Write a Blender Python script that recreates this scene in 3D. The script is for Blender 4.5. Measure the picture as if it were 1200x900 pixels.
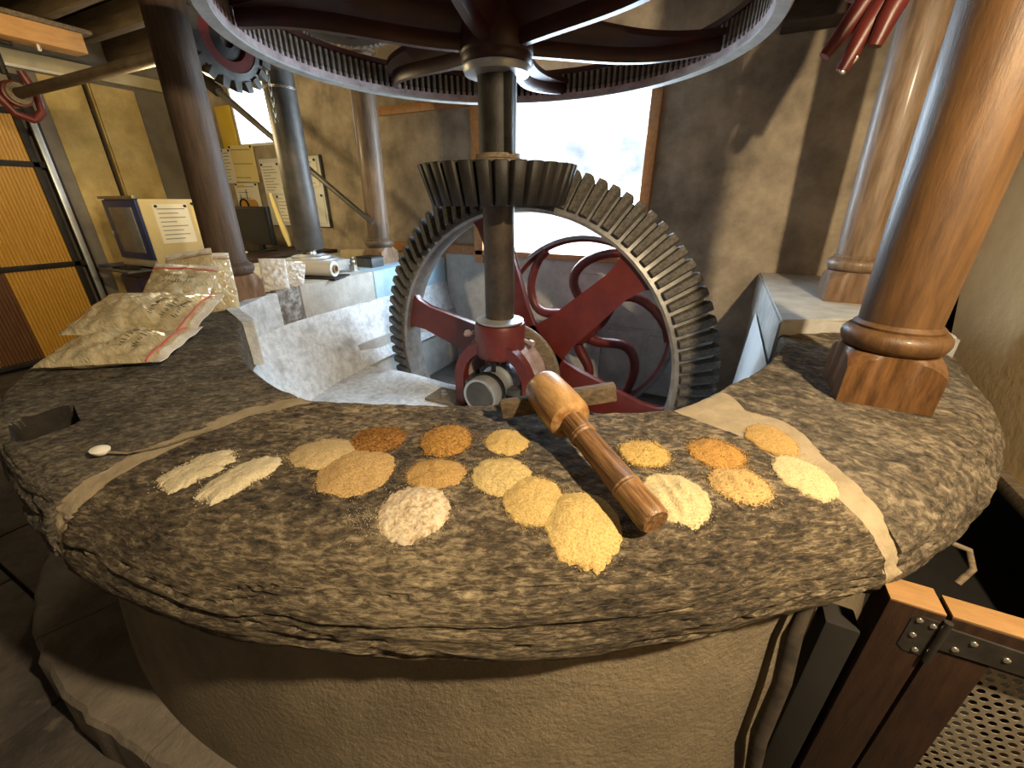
import bpy, bmesh, math, random
from mathutils import Vector, Matrix, noise as mn
random.seed(7)
C = bpy.context.scene.collection
SC = bpy.context.scene
PI = math.pi
R_ = math.radians
for o in list(bpy.data.objects):
    bpy.data.objects.remove(o)

# ------------------------------------------------------------------ camera, world, lights, exposure
# world frame: x runs along the window wall, y runs into the room, the upright mill shaft stands at x=y=0
cam_d = bpy.data.cameras.new('camera')
cam = bpy.data.objects.new('camera', cam_d); C.objects.link(cam)
cam.location = (1.233, -2.336, 1.55)
cam.rotation_euler = (R_(90 - 23.95), 0, R_(26.1))
cam_d.sensor_fit = 'HORIZONTAL'; cam_d.angle_x = 2 * math.atan(600 / 480.)
cam_d.clip_start = 0.02
SC.camera = cam

w = bpy.data.worlds.new('overcast sky'); SC.world = w; w.use_nodes = True
bg = w.node_tree.nodes['Background']
bg.inputs[0].default_value = (0.80, 0.90, 1.0, 1); bg.inputs[1].default_value = 14.0

SC.view_settings.view_transform = 'Standard'; SC.view_settings.look = 'None'
SC.view_settings.gamma = 1; SC.view_settings.exposure = 0.0

def lamp(name, kind, loc, energy, col, size=0.1, target=None, spot=None, blend=.3, shape=None, sy=None):
    d = bpy.data.lights.new(name, kind); o = bpy.data.objects.new(name, d); C.objects.link(o)
    o.location = loc; d.energy = energy; d.color = col
    if kind == 'AREA':
        d.size = size
        if sy: d.shape = 'RECTANGLE'; d.size_y = sy
    else: d.shadow_soft_size = size
    if kind == 'SPOT': d.spot_size = R_(spot); d.spot_blend = blend
    if target is not None:
        o.rotation_euler = (Vector(target) - Vector(loc)).to_track_quat('-Z', 'Y').to_euler()
    return o
WARM = (1.0, 0.79, 0.50)
lamp('warm_spot_right', 'SPOT', (2.30, -2.0, 2.46), 400, WARM, .045, (.9, -1.2, .9), 150, .4)
lamp('warm_lamp_left', 'SPOT', (-2.3, -1.9, 2.75), 130, (1.0, .76, .36), .35, (-5.3, .7, 1.3), 120, .5)
lamp('warm_lamp_corner', 'POINT', (-3.05, .0, 2.12), 42, (1.0, .78, .40), .09)
lamp('fill_light_behind', 'AREA', (.6, -4.4, 2.7), 6, (1.0, .86, .66), 2.2, (0.2, 0, .9))  # added fill from behind the camera, no lamp known there
lamp('window_light', 'AREA', (-.3, 1.95, 1.75), 135, (.60, .81, 1.0), 1.6, (-.5, -1.0, .4), sy=1.2)
lamp('small_window_light', 'AREA', (-4.3, 2.2, 2.55), 14, (.80, .9, 1.0), .8, (-3.0, 0, 1.2), sy=.7)

# ------------------------------------------------------------------ materials
MATS = {}
def M(name, c1, c2=None, scale=6, rough=.7, metal=0, bump=0, bscale=None, stretch=(1, 1, 1), detail=6, lo=.35, hi=.65,
      c3=None, spec=.5, coat=0, bdist=.01, dirt=None):
    if name in MATS: return MATS[name]
    m = bpy.data.materials.new(name); m.use_nodes = True; MATS[name] = m
    nt = m.node_tree; b = nt.nodes['Principled BSDF']
    b.inputs['Roughness'].default_value = rough; b.inputs['Metallic'].default_value = metal
    b.inputs['Specular IOR Level'].default_value = spec
    if coat: b.inputs['Coat Weight'].default_value = coat; b.inputs['Coat Roughness'].default_value = .15
    tc = nt.nodes.new('ShaderNodeTexCoord'); mp = nt.nodes.new('ShaderNodeMapping'); mp.inputs['Scale'].default_value = stretch
    nt.links.new(tc.outputs['Object'], mp.inputs['Vector'])
    n = nt.nodes.new('ShaderNodeTexNoise'); n.inputs['Scale'].default_value = scale; n.inputs['Detail'].default_value = detail
    n.inputs['Roughness'].default_value = .66
    nt.links.new(mp.outputs[0], n.inputs['Vector'])
    cr = nt.nodes.new('ShaderNodeValToRGB'); nt.links.new(n.outputs['Fac'], cr.inputs[0])
    c2 = c2 or tuple(x * .8 for x in c1)
    cr.color_ramp.elements[0].position = lo; cr.color_ramp.elements[0].color = (*c1, 1)
    cr.color_ramp.elements[1].position = hi; cr.color_ramp.elements[1].color = (*c2, 1)
    if c3:
        e = cr.color_ramp.elements.new((lo + hi) / 2); e.color = (*c3, 1)
    out = cr.outputs[0]
    if dirt:
        dc, ds, dlo, dhi = dirt
        n3 = nt.nodes.new('ShaderNodeTexNoise'); n3.inputs['Scale'].default_value = ds; n3.inputs['Detail'].default_value = 8
        nt.links.new(tc.outputs['Object'], n3.inputs['Vector'])
        r3 = nt.nodes.new('ShaderNodeMapRange'); r3.inputs[1].default_value = dlo; r3.inputs[2].default_value = dhi
        nt.links.new(n3.outputs['Fac'], r3.inputs[0])
        mx = nt.nodes.new('ShaderNodeMix'); mx.data_type = 'RGBA'
        nt.links.new(r3.outputs[0], mx.inputs[0]); nt.links.new(out, mx.inputs[6]); mx.inputs[7].default_value = (*dc, 1)
        out = mx.outputs[2]
    nt.links.new(out, b.inputs['Base Color'])
    if bump:
        n2 = nt.nodes.new('ShaderNodeTexNoise'); n2.inputs['Scale'].default_value = bscale or scale * 4; n2.inputs['Detail'].default_value = 8
        n2.inputs['Roughness'].default_value = .65
        nt.links.new(mp.outputs[0], n2.inputs['Vector'])
        bp = nt.nodes.new('ShaderNodeBump'); bp.inputs['Strength'].default_value = bump; bp.inputs['Distance'].default_value = bdist
        nt.links.new(n2.outputs['Fac'], bp.inputs['Height']); nt.links.new(bp.outputs[0], b.inputs['Normal'])
    return m

def stone_mat(name, dark, mid, light, ang=-26, fine=26, st=(1, 2.3, 6), bd=.02):
    m = bpy.data.materials.new(name); m.use_nodes = True; nt = m.node_tree; b = nt.nodes['Principled BSDF']
    b.inputs['Roughness'].default_value = .82; b.inputs['Specular IOR Level'].default_value = .3
    tc = nt.nodes.new('ShaderNodeTexCoord')
    r0 = nt.nodes.new('ShaderNodeMapping'); r0.inputs['Rotation'].default_value = (0, 0, R_(ang)); nt.links.new(tc.outputs['Object'], r0.inputs['Vector'])
    mp = nt.nodes.new('ShaderNodeMapping'); mp.inputs['Scale'].default_value = st; nt.links.new(r0.outputs[0], mp.inputs['Vector'])
    def noise(sc, det, ro, vec, dist=0):
        n = nt.nodes.new('ShaderNodeTexNoise'); n.inputs['Scale'].default_value = sc; n.inputs['Detail'].default_value = det
        n.inputs['Roughness'].default_value = ro; n.inputs['Distortion'].default_value = dist; nt.links.new(vec, n.inputs['Vector']); return n.outputs['Fac']
    n1 = noise(fine, 8, .74, mp.outputs[0], .4); n2 = noise(4.0, 8, .68, mp.outputs[0], 1.4); n3 = noise(2.0, 5, .6, tc.outputs['Object'])
    def math_(op, a, c):
        n = nt.nodes.new('ShaderNodeMath'); n.operation = op
        for k, v_ in enumerate((a, c)):
            if isinstance(v_, (int, float)): n.inputs[k].default_value = v_
            else: nt.links.new(v_, n.inputs[k])
        return n.outputs[0]
    mixf = math_('ADD', math_('MULTIPLY', n1, .58), math_('ADD', math_('MULTIPLY', n2, .20), math_('MULTIPLY', n3, .22)))
    cr = nt.nodes.new('ShaderNodeValToRGB'); e = cr.color_ramp.elements
    e[0].position = .41; e[0].color = (*dark, 1); e[1].position = .62; e[1].color = (*light, 1)
    x = e.new(.50); x.color = (*mid, 1)
    nt.links.new(mixf, cr.inputs[0]); nt.links.new(cr.outputs[0], b.inputs['Base Color'])
    bp = nt.nodes.new('ShaderNodeBump'); bp.inputs['Strength'].default_value = 1.0; bp.inputs['Distance'].default_value = bd
    nt.links.new(mixf, bp.inputs['Height']); nt.links.new(bp.outputs[0], b.inputs['Normal'])
    return m
STONE = stone_mat('schist', (.016, .0135, .011), (.105, .080, .053), (.42, .335, .21), -26, 34, (1, 1.7, 5))
STONE_L = stone_mat('schist_grey', (.018, .016, .014), (.095, .079, .060), (.31, .26, .19), -40, 34, (1, 1.7, 5))
STONE_R = stone_mat('schist_pitted', (.022, .018, .014), (.115, .092, .065), (.38, .31, .215), 10, 26, (1, 1.4, 2.5), .025)
MORTAR = M('lime_mortar', (.27, .215, .135), (.36, .29, .19), 14, .9, 0, .5, 60)
DRUM = M('drum_render', (.175, .138, .088), (.25, .197, .125), 5, .92, 0, .8, 55, bdist=.012, dirt=((.14, .11, .07), 2.0, .5, .8))
PLINTH = M('plinth_stone', (.12, .10, .08), (.22, .185, .145), 4, .9, 0, .7, 25, bdist=.012)
FLOOR = M('floor_stone', (.045, .038, .034), (.12, .10, .085), 3.5, .9, 0, .8, 18, bdist=.015, dirt=((.25, .21, .16), 5, .68, .76))
PLASTER = M('grey_plaster', (.20, .165, .125), (.47, .385, .28), 2.6, .93, 0, .5, 22, detail=10, c3=(.34, .275, .20), bdist=.012, dirt=((.52, .42, .28), 1.1, .60, .8))
PLAST_L = M('ochre_plaster', (.52, .36, .12), (.76, .57, .23), 3.5, .92, 0, .5, 30, detail=9, dirt=((.36, .27, .13), 2.2, .6, .8))
PLAST_G = M('grey_pier_plaster', (.20, .175, .14), (.28, .25, .20), 3, .92, 0, .4, 30)
STRONG_Y = M('strong_yellow', (.75, .50, .05), (.80, .58, .09), 4, .9)
WHITEW = M('whitewash', (.52, .55, .58), (.76, .79, .83), 24, .9, 0, .8, 80, detail=12, lo=.36, hi=.60, dirt=((.34, .33, .33), 5, .54, .76))
BLUEW = M('blue_wash', (.36, .56, .72), (.50, .68, .80), 6, .85, 0, .4, 40, (1, 1, 1), 8, dirt=((.34, .36, .37), 4, .62, .8))
GREYW = M('grey_wash', (.38, .37, .35), (.52, .51, .48), 8, .88, 0, .4, 50, detail=9)
SPECK = M('speckled_stone', (.14, .13, .12), (.42, .42, .42), 22, .88, 0, .8, 60, detail=10, lo=.42, hi=.60)
WOOD_C = M('column_wood', (.062, .028, .009), (.128, .062, .020), 7, .50, 0, .2, 30, (5, 5, .6), 9, coat=.08, dirt=((.05, .022, .008), 4, .62, .78))
WOOD_B = M('base_wood', (.050, .022, .008), (.17, .078, .025), 7, .42, 0, .2, 30, (5, 5, .8), 8, coat=.15)
WOOD_CD = M('column_wood_dark', (.050, .030, .018), (.105, .064, .038), 9, .65, 0, .15, 30, (6, 6, .6), 7)
WOOD_CP = M('column_wood_pale', (.12, .075, .042), (.24, .16, .10), 9, .5, 0, .15, 30, (6, 6, .6), 8, coat=.1)
WOOD_F = M('frame_wood', (.34, .15, .05), (.46, .22, .08), 9, .5, 0, .15, 40, (3, 3, 3))
WOOD_D = M('dark_beam', (.035, .020, .012), (.075, .045, .026), 7, .75, 0, .3, 30, (1, 6, 6))
WOOD_O = M('orange_beam', (.52, .26, .09), (.62, .35, .14), 5, .6, 0, .2, 30, (6, 1.2, 6))
WOOD_G = M('gate_wood', (.018, .008, .0045), (.038, .017, .008), 8, .55, 0, .2, 30, (6, 6, .8))
WOOD_G_LIT = M('gate_wood_lit', (.26, .14, .05), (.34, .19, .07), 8, .6, 0, .2, 30, (1, 6, 6))  # lighter copy of the gate wood, lamplight on the top faces painted in
HEADW = M('mallet_head_wood', (.20, .088, .026), (.50, .31, .135), 6, .36, 0, .2, 40, (4, 4, 1), 8, coat=.2)
HANDW = M('mallet_handle_wood', (.050, .022, .009), (.31, .165, .068), 14, .42, 0, .25, 40, (7, 7, .55), 8, coat=.1)
BARW = M('bar_wood', (.09, .066, .042), (.24, .18, .115), 12, .7, 0, .3, 40, (1, 6, 6))
RED = M('red_paint', (.095, .014, .011), (.14, .022, .017), 7, .38, 0, .12, 40, dirt=((.09, .02, .015), 6, .6, .8))
RED_D = M('dark_red_paint', (.030, .008, .006), (.052, .012, .009), 7, .42, 0, .12, 40, dirt=((.04, .012, .01), 5, .55, .75))
IRON = M('black_iron', (.012, .010, .009), (.030, .026, .022), 10, .55, .4, .2, 60)
IRON_S = M('shaft_iron', (.05, .036, .026), (.10, .075, .055), 9, .5, .5, .2, 60)
COG = M('wooden_cog', (.065, .052, .040), (.17, .14, .11), 14, .7, 0, .35, 50, (3, 3, 3))
COG_R = M('grey_cog', (.042, .037, .031), (.13, .115, .097), 18, .7, 0, .35, 50, (3, 3, 3))
RIMC = M('rim_iron', (.20, .19, .18), (.34, .33, .32), 12, .45, .5, .15, 60)
GEARG = M('gear_grey', (.045, .042, .038), (.10, .095, .085), 12, .5, .4, .15, 60)
RINGP = M('ring_grey_paint', (.30, .285, .27), (.44, .42, .39), 10, .6, 0, .15, 40)
TOOTH = M('ring_tooth', (.13, .10, .075), (.30, .24, .18), 14, .65, 0, .2, 50)
PINK = M('pale_red_paint', (.26, .16, .15), (.46, .36, .35), 9, .55, 0, .2, 40)
STEEL = M('galvanised_steel', (.55, .58, .60), (.70, .73, .75), 8, .38, .8)
ZINC = M('zinc_plate', (.30, .28, .24), (.42, .40, .35), 12, .4, .85, .1, 60)
BRIGHT = M('bright_screw', (.75, .72, .66), (.85, .82, .76), 8, .25, .9)
MESHM = M('perforated_sheet', (.42, .36, .27), (.50, .44, .34), 10, .45, .7)
PIPE = M('grey_pipe', (.065, .060, .055), (.115, .105, .095), 6, .5, .3, .15, 40)
CHAR = M('dark_grey_cap', (.055, .056, .056), (.10, .10, .10), 8, .5, .2, .2, 60)
ALU = M('bearing_grey', (.42, .44, .46), (.56, .58, .60), 7, .4, .6)
BEIGE = M('beige_paint', (.62, .52, .30), (.68, .58, .35), 5, .5)
NAVY = M('navy_paint', (.016, .030, .13), (.024, .045, .18), 5, .4)
SMOKE = M('smoked_screen', (.10, .11, .125), (.20, .21, .23), 3, .2)
BLACK = M('black_plastic', (.008, .008, .009), (.013, .013, .014), 8, .4)
VOID = M('void_shade', (.010, .008, .006), (.016, .013, .010), 8, .9)  # near-black that stands in for unlit shade
PAPER = M('paper', (.80, .76, .66), (.86, .82, .72), 3, .9)
YPAPER = M('yellow_paper', (.82, .66, .28), (.86, .72, .34), 3, .9)
BOARD = M('white_board', (.66, .66, .63), (.72, .72, .70), 3, .6)
INK = M('black_ink', (.02, .02, .022), (.03, .03, .03), 5, .8)
REDZIP = M('red_zip', (.45, .06, .06), (.55, .10, .09), 5, .5)
BAG = M('flour_bag', (.66, .54, .31), (.84, .73, .48), 5, .16, 0, 1.0, 9, (1, 3.5, 2), 4, coat=1.0, bdist=.045)
BAGW = M('clear_bag', (.62, .60, .57), (.80, .78, .75), 6, .3, 0, .7, 18, detail=6, coat=.4, bdist=.02)
FILM = M('stretch_film', (.66, .64, .60), (.78, .76, .72), 5, .2, coat=.5)
CARD = M('cardboard_core', (.25, .17, .10), (.32, .22, .13), 6, .9)
SLAT = M('ochre_slats', (.52, .27, .035), (.64, .35, .055), 7, .45, 0, .1, 30, (8, 8, .7))
SLATD = M('brown_slats', (.11, .045, .018), (.17, .075, .03), 7, .5, 0, .1, 30, (8, 8, .7))
WHITEP = M('window_white', (.80, .82, .83), (.86, .88, .89), 4, .8)
OUTW = M('outside_wall', (.55, .55, .53), (.75, .75, .73), 3, .9)
HINGEM = M('dark_hinge', (.060, .056, .048), (.11, .10, .088), 12, .4, .7, .1, 60)
ROPE = M('old_rope', (.022, .016, .011), (.06, .044, .03), 20, .95)

def glass(name, tint=(1, 1, 1), gl=.06, dust=None):
    m = bpy.data.materials.new(name); m.use_nodes = True; nt = m.node_tree
    for n in list(nt.nodes): nt.nodes.remove(n)
    out = nt.nodes.new('ShaderNodeOutputMaterial'); tr = nt.nodes.new('ShaderNodeBsdfTransparent'); tr.inputs[0].default_value = (*tint, 1)
    g = nt.nodes.new('ShaderNodeBsdfGlossy'); g.inputs['Roughness'].default_value = .05
    mx = nt.nodes.new('ShaderNodeMixShader'); mx.inputs[0].default_value = gl
    nt.links.new(tr.outputs[0], mx.inputs[1]); nt.links.new(g.outputs[0], mx.inputs[2])
    last = mx.outputs[0]
    if dust:
        tc = nt.nodes.new('ShaderNodeTexCoord'); n = nt.nodes.new('ShaderNodeTexNoise'); n.inputs['Scale'].default_value = 7; n.inputs['Detail'].default_value = 9
        nt.links.new(tc.outputs['Object'], n.inputs['Vector'])
        r = nt.nodes.new('ShaderNodeMapRange'); r.inputs[1].default_value = .5; r.inputs[2].default_value = .8; r.inputs[4].default_value = dust
        nt.links.new(n.outputs['Fac'], r.inputs[0])
        d = nt.nodes.new('ShaderNodeBsdfDiffuse'); d.inputs[0].default_value = (.6, .6, .58, 1)
        m2 = nt.nodes.new('ShaderNodeMixShader'); nt.links.new(r.outputs[0], m2.inputs[0]); nt.links.new(last, m2.inputs[1]); nt.links.new(d.outputs[0], m2.inputs[2]); last = m2.outputs[0]
    nt.links.new(last, out.inputs[0]); return m
GLASS = glass('window_glass', dust=.35)

def flourmat(name, c1, c2, grain=180, bump=.6, c3=None):
    k = .72
    g = lambda c: tuple(k * (.86 * v_ + .14 * sum(c) / 3) for v_ in c)
    c1 = tuple(.72 * v_ for v_ in c1)
    return M(name, g(c1), g(c2), grain * 1.5, .95, 0, .6, grain * 1.8, (1, 1, 1), 4, .34, .58, c3=c3, spec=.12, bdist=.005)

# ------------------------------------------------------------------ mesh helpers
class MB:
    def __init__(s): s.bm = bmesh.new()
    def add(s, verts, faces, T=None):
        vs = [s.bm.verts.new(T @ Vector(v) if T else Vector(v)) for v in verts]
        for f in faces:
            try: s.bm.faces.new([vs[i] for i in f])
            except ValueError: pass
        return s
    def box(s, c, d, T=None, bev=0, rz=0, rot=None):
        t = bmesh.new(); bmesh.ops.create_cube(t, size=1)
        Mx = Matrix.Translation(Vector(c)) @ (rot.to_4x4() if rot else Matrix.Rotation(rz, 4, 'Z')) @ Matrix.Diagonal((*d, 1))
        bmesh.ops.transform(t, matrix=Mx, verts=t.verts)
        if bev: bmesh.ops.bevel(t, geom=t.edges[:], offset=bev, segments=2, affect='EDGES', profile=.6)
        return s._merge(t, T)
    def _merge(s, t, T=None):
        mp = {}
        for v in t.verts: mp[v] = s.bm.verts.new(T @ v.co if T else v.co)
        for f in t.faces: s.bm.faces.new([mp[v] for v in f.verts])
        t.free(); return s
    def cyl(s, p0, p1, r0, r1=None, seg=24, caps=True, T=None):
        r1 = r0 if r1 is None else r1
        return s.tube([p0, p1], [r0, r1], seg, caps, T)
    def tube(s, pts, rads, seg=12, caps=True, T=None, closed=False, up=None):
        pts = [Vector(p) for p in pts]; n = len(pts)
        if not hasattr(rads, '__len__'): rads = [rads] * n
        rings = []
        t0 = (pts[1] - pts[0]).normalized()
        a = Vector((0, 0, 1)) if abs(t0.z) < .9 else Vector((1, 0, 0))
        nx = t0.cross(a).normalized()
        for i in range(n):
            if closed: t = (pts[(i + 1) % n] - pts[i - 1]).normalized()
            else: t = (pts[min(i + 1, n - 1)] - pts[max(i - 1, 0)]).normalized()
            nx = (nx - t * nx.dot(t)).normalized(); ny = t.cross(nx)
            rings.append([s.bm.verts.new((lambda q: T @ q if T else q)(pts[i] + (nx * math.cos(k * 2 * PI / seg) + ny * math.sin(k * 2 * PI / seg)) * rads[i])) for k in range(seg)])
        rng = range(n) if closed else range(n - 1)
        for i in rng:
            A, B = rings[i], rings[(i + 1) % n]
            for k in range(seg): s.bm.faces.new((A[k], A[(k + 1) % seg], B[(k + 1) % seg], B[k]))
        if caps and not closed:
            s.bm.faces.new(rings[0][::-1]); s.bm.faces.new(rings[-1])
        return s
    def lathe(s, prof, T=None, seg=48, a0=0, a1=2 * PI, capends=False, closed_prof=False):
        full = abs(a1 - a0 - 2 * PI) < 1e-6
        n = seg if full else seg + 1
        rings = []
        for k in range(n):
            a = a0 + (a1 - a0) * k / seg
            rings.append([s.bm.verts.new((lambda q: T @ q if T else q)(Vector((r * math.cos(a), r * math.sin(a), z)))) for r, z in prof])
        m = len(prof)
        for k in range(seg):
            A, B = rings[k], rings[(k + 1) % n]
            for j in range(m if closed_prof else m - 1):
                j2 = (j + 1) % m
                try: s.bm.faces.new((A[j], B[j], B[j2], A[j2]))
                except ValueError: pass
        if capends and not full:
            s.bm.faces.new(rings[0]); s.bm.faces.new(rings[-1][::-1])
        return s
    def prism(s, poly, h0, h1, T=None, bev=0):
        t = bmesh.new(); n = len(poly)
        a = [t.verts.new((x, y, h0)) for x, y in poly]; b = [t.verts.new((x, y, h1)) for x, y in poly]
        t.faces.new(a[::-1]); t.faces.new(b)
        for i in range(n): t.faces.new((a[i], a[(i + 1) % n], b[(i + 1) % n], b[i]))
        if bev: bmesh.ops.bevel(t, geom=t.edges[:], offset=bev, segments=2, affect='EDGES')
        return s._merge(t, T)
    def build(s, name, mat, parent=None, smooth=True, label=None, kind=None, loc=None, ang=40):
        bmesh.ops.remove_doubles(s.bm, verts=s.bm.verts, dist=1e-5)
        bmesh.ops.recalc_face_normals(s.bm, faces=s.bm.faces)
        me = bpy.data.meshes.new(name); s.bm.to_mesh(me); s.bm.free()
        me.materials.append(mat)
        if smooth:
            me.shade_smooth()
            me.set_sharp_from_angle(angle=R_(ang))
        o = bpy.data.objects.new(name, me); C.objects.link(o)
        if loc: o.location = loc
        if parent: o.parent = parent
        if label: o['label'] = label
        if kind: o['kind'] = kind
        return o
def tag(o, label, cat, group=None, kind=None):
    o['label'] = label; o['category'] = cat
    if group: o['group'] = group
    if kind: o['kind'] = kind
    return o
def thing(name, label, cat, loc=(0, 0, 0), group=None, rz=0):
    o = bpy.data.objects.new(name, None); C.objects.link(o); o.location = loc; o.rotation_euler = (0, 0, rz)
    o.empty_display_size = .1
    return tag(o, label, cat, group)
def struct(o): o['kind'] = 'structure'; return o
def inst(src, name, parent, T, label=None):
    o = bpy.data.objects.new(name, src.data); C.objects.link(o); o.parent = parent; o.matrix_local = T
    if label: o['label'] = label
    return o
TR = Matrix.Translation
def RX(a): return Matrix.Rotation(a, 4, 'X')
def RY(a): return Matrix.Rotation(a, 4, 'Y')
def RZ(a): return Matrix.Rotation(a, 4, 'Z')
AXV = RX(-PI / 2)       # local z -> world +y (into the room)
def fbm(p, o=4): return mn.fractal(Vector(p), 1.0, 2.0, o)
def lerp(pts, x):
    if x <= pts[0][0]: return pts[0][1]
    for (a, b), (c, d) in zip(pts, pts[1:]):
        if x <= c: return b + (d - b) * (x - a) / (c - a)
    return pts[-1][1]

# ------------------------------------------------------------------ room shell
VB = 1.70          # window wall plane
UL = -5.95         # left wall plane
CEIL = 3.34
FZ = -.22
b = MB(); b.box(((UL + 4.2) / 2, -1.6, FZ - .1), (4.2 - UL + .6, 7.4, .16)); floor = struct(b.build('floor', FLOOR))
# flagstones seen left of the mill
fl_poly = []
xs = [-3.4, -2.55, -1.72, -.75, .2]; ys = [-4.2, -3.4, -2.75, -2.1, -1.3, -.5]
for i in range(4):
    for j in range(5):
        dx = (j % 2) * .35
        x0, x1, y0, y1 = xs[i] + dx, xs[i + 1] + dx, ys[j], ys[j + 1]
        g = .008
        m = MB(); m.box(((x0 + x1) / 2, (y0 + y1) / 2, FZ - .012 + random.uniform(0, .008)), (x1 - x0 - g * 2, y1 - y0 - g * 2, .05), bev=.008)
        m.build('flagstone', FLOOR, floor)
b = MB(); b.box(((UL + 4.2) / 2, -1.6, CEIL + .06), (4.2 - UL + .6, 7.4, .1)); struct(b.build('ceiling', WOOD_D))

# window wall built round its two openings (big window, small deep window)
WX0, WX1, WZ0, WZ1 = -1.15, .56, 1.05, 2.46
SX0, SX1, SZ0, SZ1 = -4.75, -3.75, 2.22, 2.90
b = MB(); T_ = .32; yc = VB + T_ / 2
def wbox(x0, x1, z0, z1): b.box(((x0 + x1) / 2, yc, (z0 + z1) / 2), (x1 - x0, T_, z1 - z0))
wbox(UL - .3, SX0, -1.6, CEIL); wbox(SX0, SX1, -1.6, SZ0); wbox(SX0, SX1, SZ1, CEIL); wbox(SX1, WX0, -1.6, CEIL)
wbox(WX0, WX1, -1.6, WZ0); wbox(WX0, WX1, WZ1, CEIL); wbox(WX1, 2.24, -1.6, CEIL)
wall_back = struct(b.build('wall_back', PLASTER, smooth=False))
m_ = MB(); m_.box((-.27, VB - .004, -.15), (2.6, .03, 2.34)); m_.build('grey_render', GREYW, wall_back, smooth=False, label='pale grey rendered lower wall behind the wheel')
# cracked ashlar blocks low on the window wall, seen through the wheel
bl = [(-.2, .30, .28, .92), (.34, .86, .42, .92), (.34, .70, -.1, .38), (.74, 1.04, -.1, .38), (.9, 1.04, .42, .92), (-.2, .30, -.3, .24)]
for x0, x1, z0, z1 in bl:
    m = MB(); m.box(((x0 + x1) / 2, VB - .02, (z0 + z1) / 2), (x1 - x0 - .02, .05, z1 - z0 - .02), bev=.012); m.build('stone_block', GREYW, wall_back)
b = MB(); b.box((UL - .15, -1.55, 1.55), (.3, 7.3, 4.1)); wall_left = struct(b.build('wall_left', PLAST_G, smooth=False))
# ochre plaster panels of the left wall, grey pier, fine double joint strip
for y0, y1 in ((.30, .685), (.765, 1.21)):
    m = MB(); m.box((UL + .02, (y0 + y1) / 2, 1.35), (.05, y1 - y0, 3.0), bev=.008); m.build('plaster_panel', PLAST_L, wall_left)
for y in (.705, .745):
    m = MB(); m.box((UL + .025, y, 1.35), (.05, .016, 3.0), bev=.003); m.build('joint_strip', WOOD_D if y < .72 else PLAST_L, wall_left)
m = MB(); m.box((UL + .02, .23, 1.35), (.07, .13, 3.0), bev=.008); m.build('grey_pier', PLAST_G, wall_left)
m = MB(); m.box((UL + .03, .12, 1.3), (.09, .09, 3.0), bev=.006); m.build('brown_post', WOOD_G, wall_left)
m = MB(); m.box((UL + .05, .2, 2.955), (.12, 3.2, .13), bev=.008); m.build('wall_plate', BEIGE, wall_left, label='pale painted plate along the top of the left wall')
m = MB(); m.box((UL + .09, .25, 2.875), (.04, 1.0, .03), bev=.004); m.build('conduit', PAPER, wall_left)
# right wall with a leaning jamb and the dark opening behind it
m = MB(); m.prism([(1.70, 1.27), (1.36, 1.10), (1.0, .36), (-2.6, .36), (-2.6, CEIL), (1.70, CEIL)], 2.66, 2.95, Matrix(((0, 0, 1, 0), (1, 0, 0, 0), (0, 1, 0, 0), (0, 0, 0, 1))))
wall_right = struct(m.build('wall_right', M('tan_plaster', (.62, .44, .22), (.78, .58, .32), 2, .92, 0, .5, 25, detail=9), smooth=False))
m = MB(); m.box((2.78, -.6, .33), (.34, 3.4, .07), bev=.01); m.build('sill_beam', BARW, wall_right)
m = MB(); m.box((3.9, -1.55, 1.55), (.1, 7.3, 4.1)); m.box((3.1, 2.1, 1.55), (1.7, .1, 4.1)); struct(m.build('wall_dark_recess', VOID, smooth=False))  # closing walls added near-black so the opening reads as deep shade
m = MB(); m.box((2.95, .15, FZ + .01), (1.9, 2.9, .04)); struct(m.build('floor_shade_sheet', VOID, smooth=False))  # thin near-black sheet over the floor, shade beyond the gate painted in
m = MB(); m.box((-1.0, -5.1, 1.55), (10.5, .2, 4.1)); struct(m.build('wall_front', PLASTER, smooth=False))

# ------------------------------------------------------------------ windows
win = struct(thing('window_1', 'large window', 'window', (0, VB, 0)))
for k in ('label', 'category'): del win[k]
m = MB(); m.box((.555, -.02, 1.75), (.085, .10, 1.42), bev=.006); m.build('frame_side', WOOD_F, win)
m = MB(); m.box((-1.11, -.02, 1.70), (.10, .10, 1.50), bev=.006); m.build('frame_side', WOOD_F, win)
m = MB(); m.box((-.30, -.02, 1.055), (1.75, .10, .055), bev=.006); m.build('sill_rail', WOOD_F, win)
m = MB(); m.box((-.30, -.02, 2.48), (1.75, .10, .06), bev=.006); m.build('frame_top', WOOD_F, win)
m = MB(); m.box((-1.03, .03, 1.72), (.03, .05, 1.35), bev=.004); m.build('sash_edge', WHITEP, win)
m = MB(); m.box((-.28, .10, 1.77), (1.62, .008, 1.40)); m.build('pane', GLASS, win, smooth=False)
for n_, (x0, x1, z0, z1) in (('trim_1', (-2.33, -1.16, 1.02, 1.12)), ('trim_2', (-2.33, -1.16, 2.39, 2.47))):
    m = MB(); m.box(((x0 + x1) / 2, VB - .015, (z0 + z1) / 2), (x1 - x0, .05, z1 - z0), bev=.006); struct(m.build(n_, WOOD_F))
w2 = struct(thing('window_2', 'small window', 'window', (0, VB, 0)))
for k in ('label', 'category'): del w2[k]
m = MB(); 
m.box((SX0 + .012, .16, (SZ0 + SZ1) / 2), (.03, .34, SZ1 - SZ0)); m.build('reveal', WHITEP, w2)
m = MB(); m.box(((SX0 + SX1) / 2, .16, SZ0 + .012), (SX1 - SX0, .34, .03)); m.build('reveal', WHITEP, w2)
m = MB(); m.box(((SX0 + SX1) / 2, .16, SZ1 - .012), (SX1 - SX0, .34, .03)); m.build('reveal', WHITEP, w2)
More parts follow.
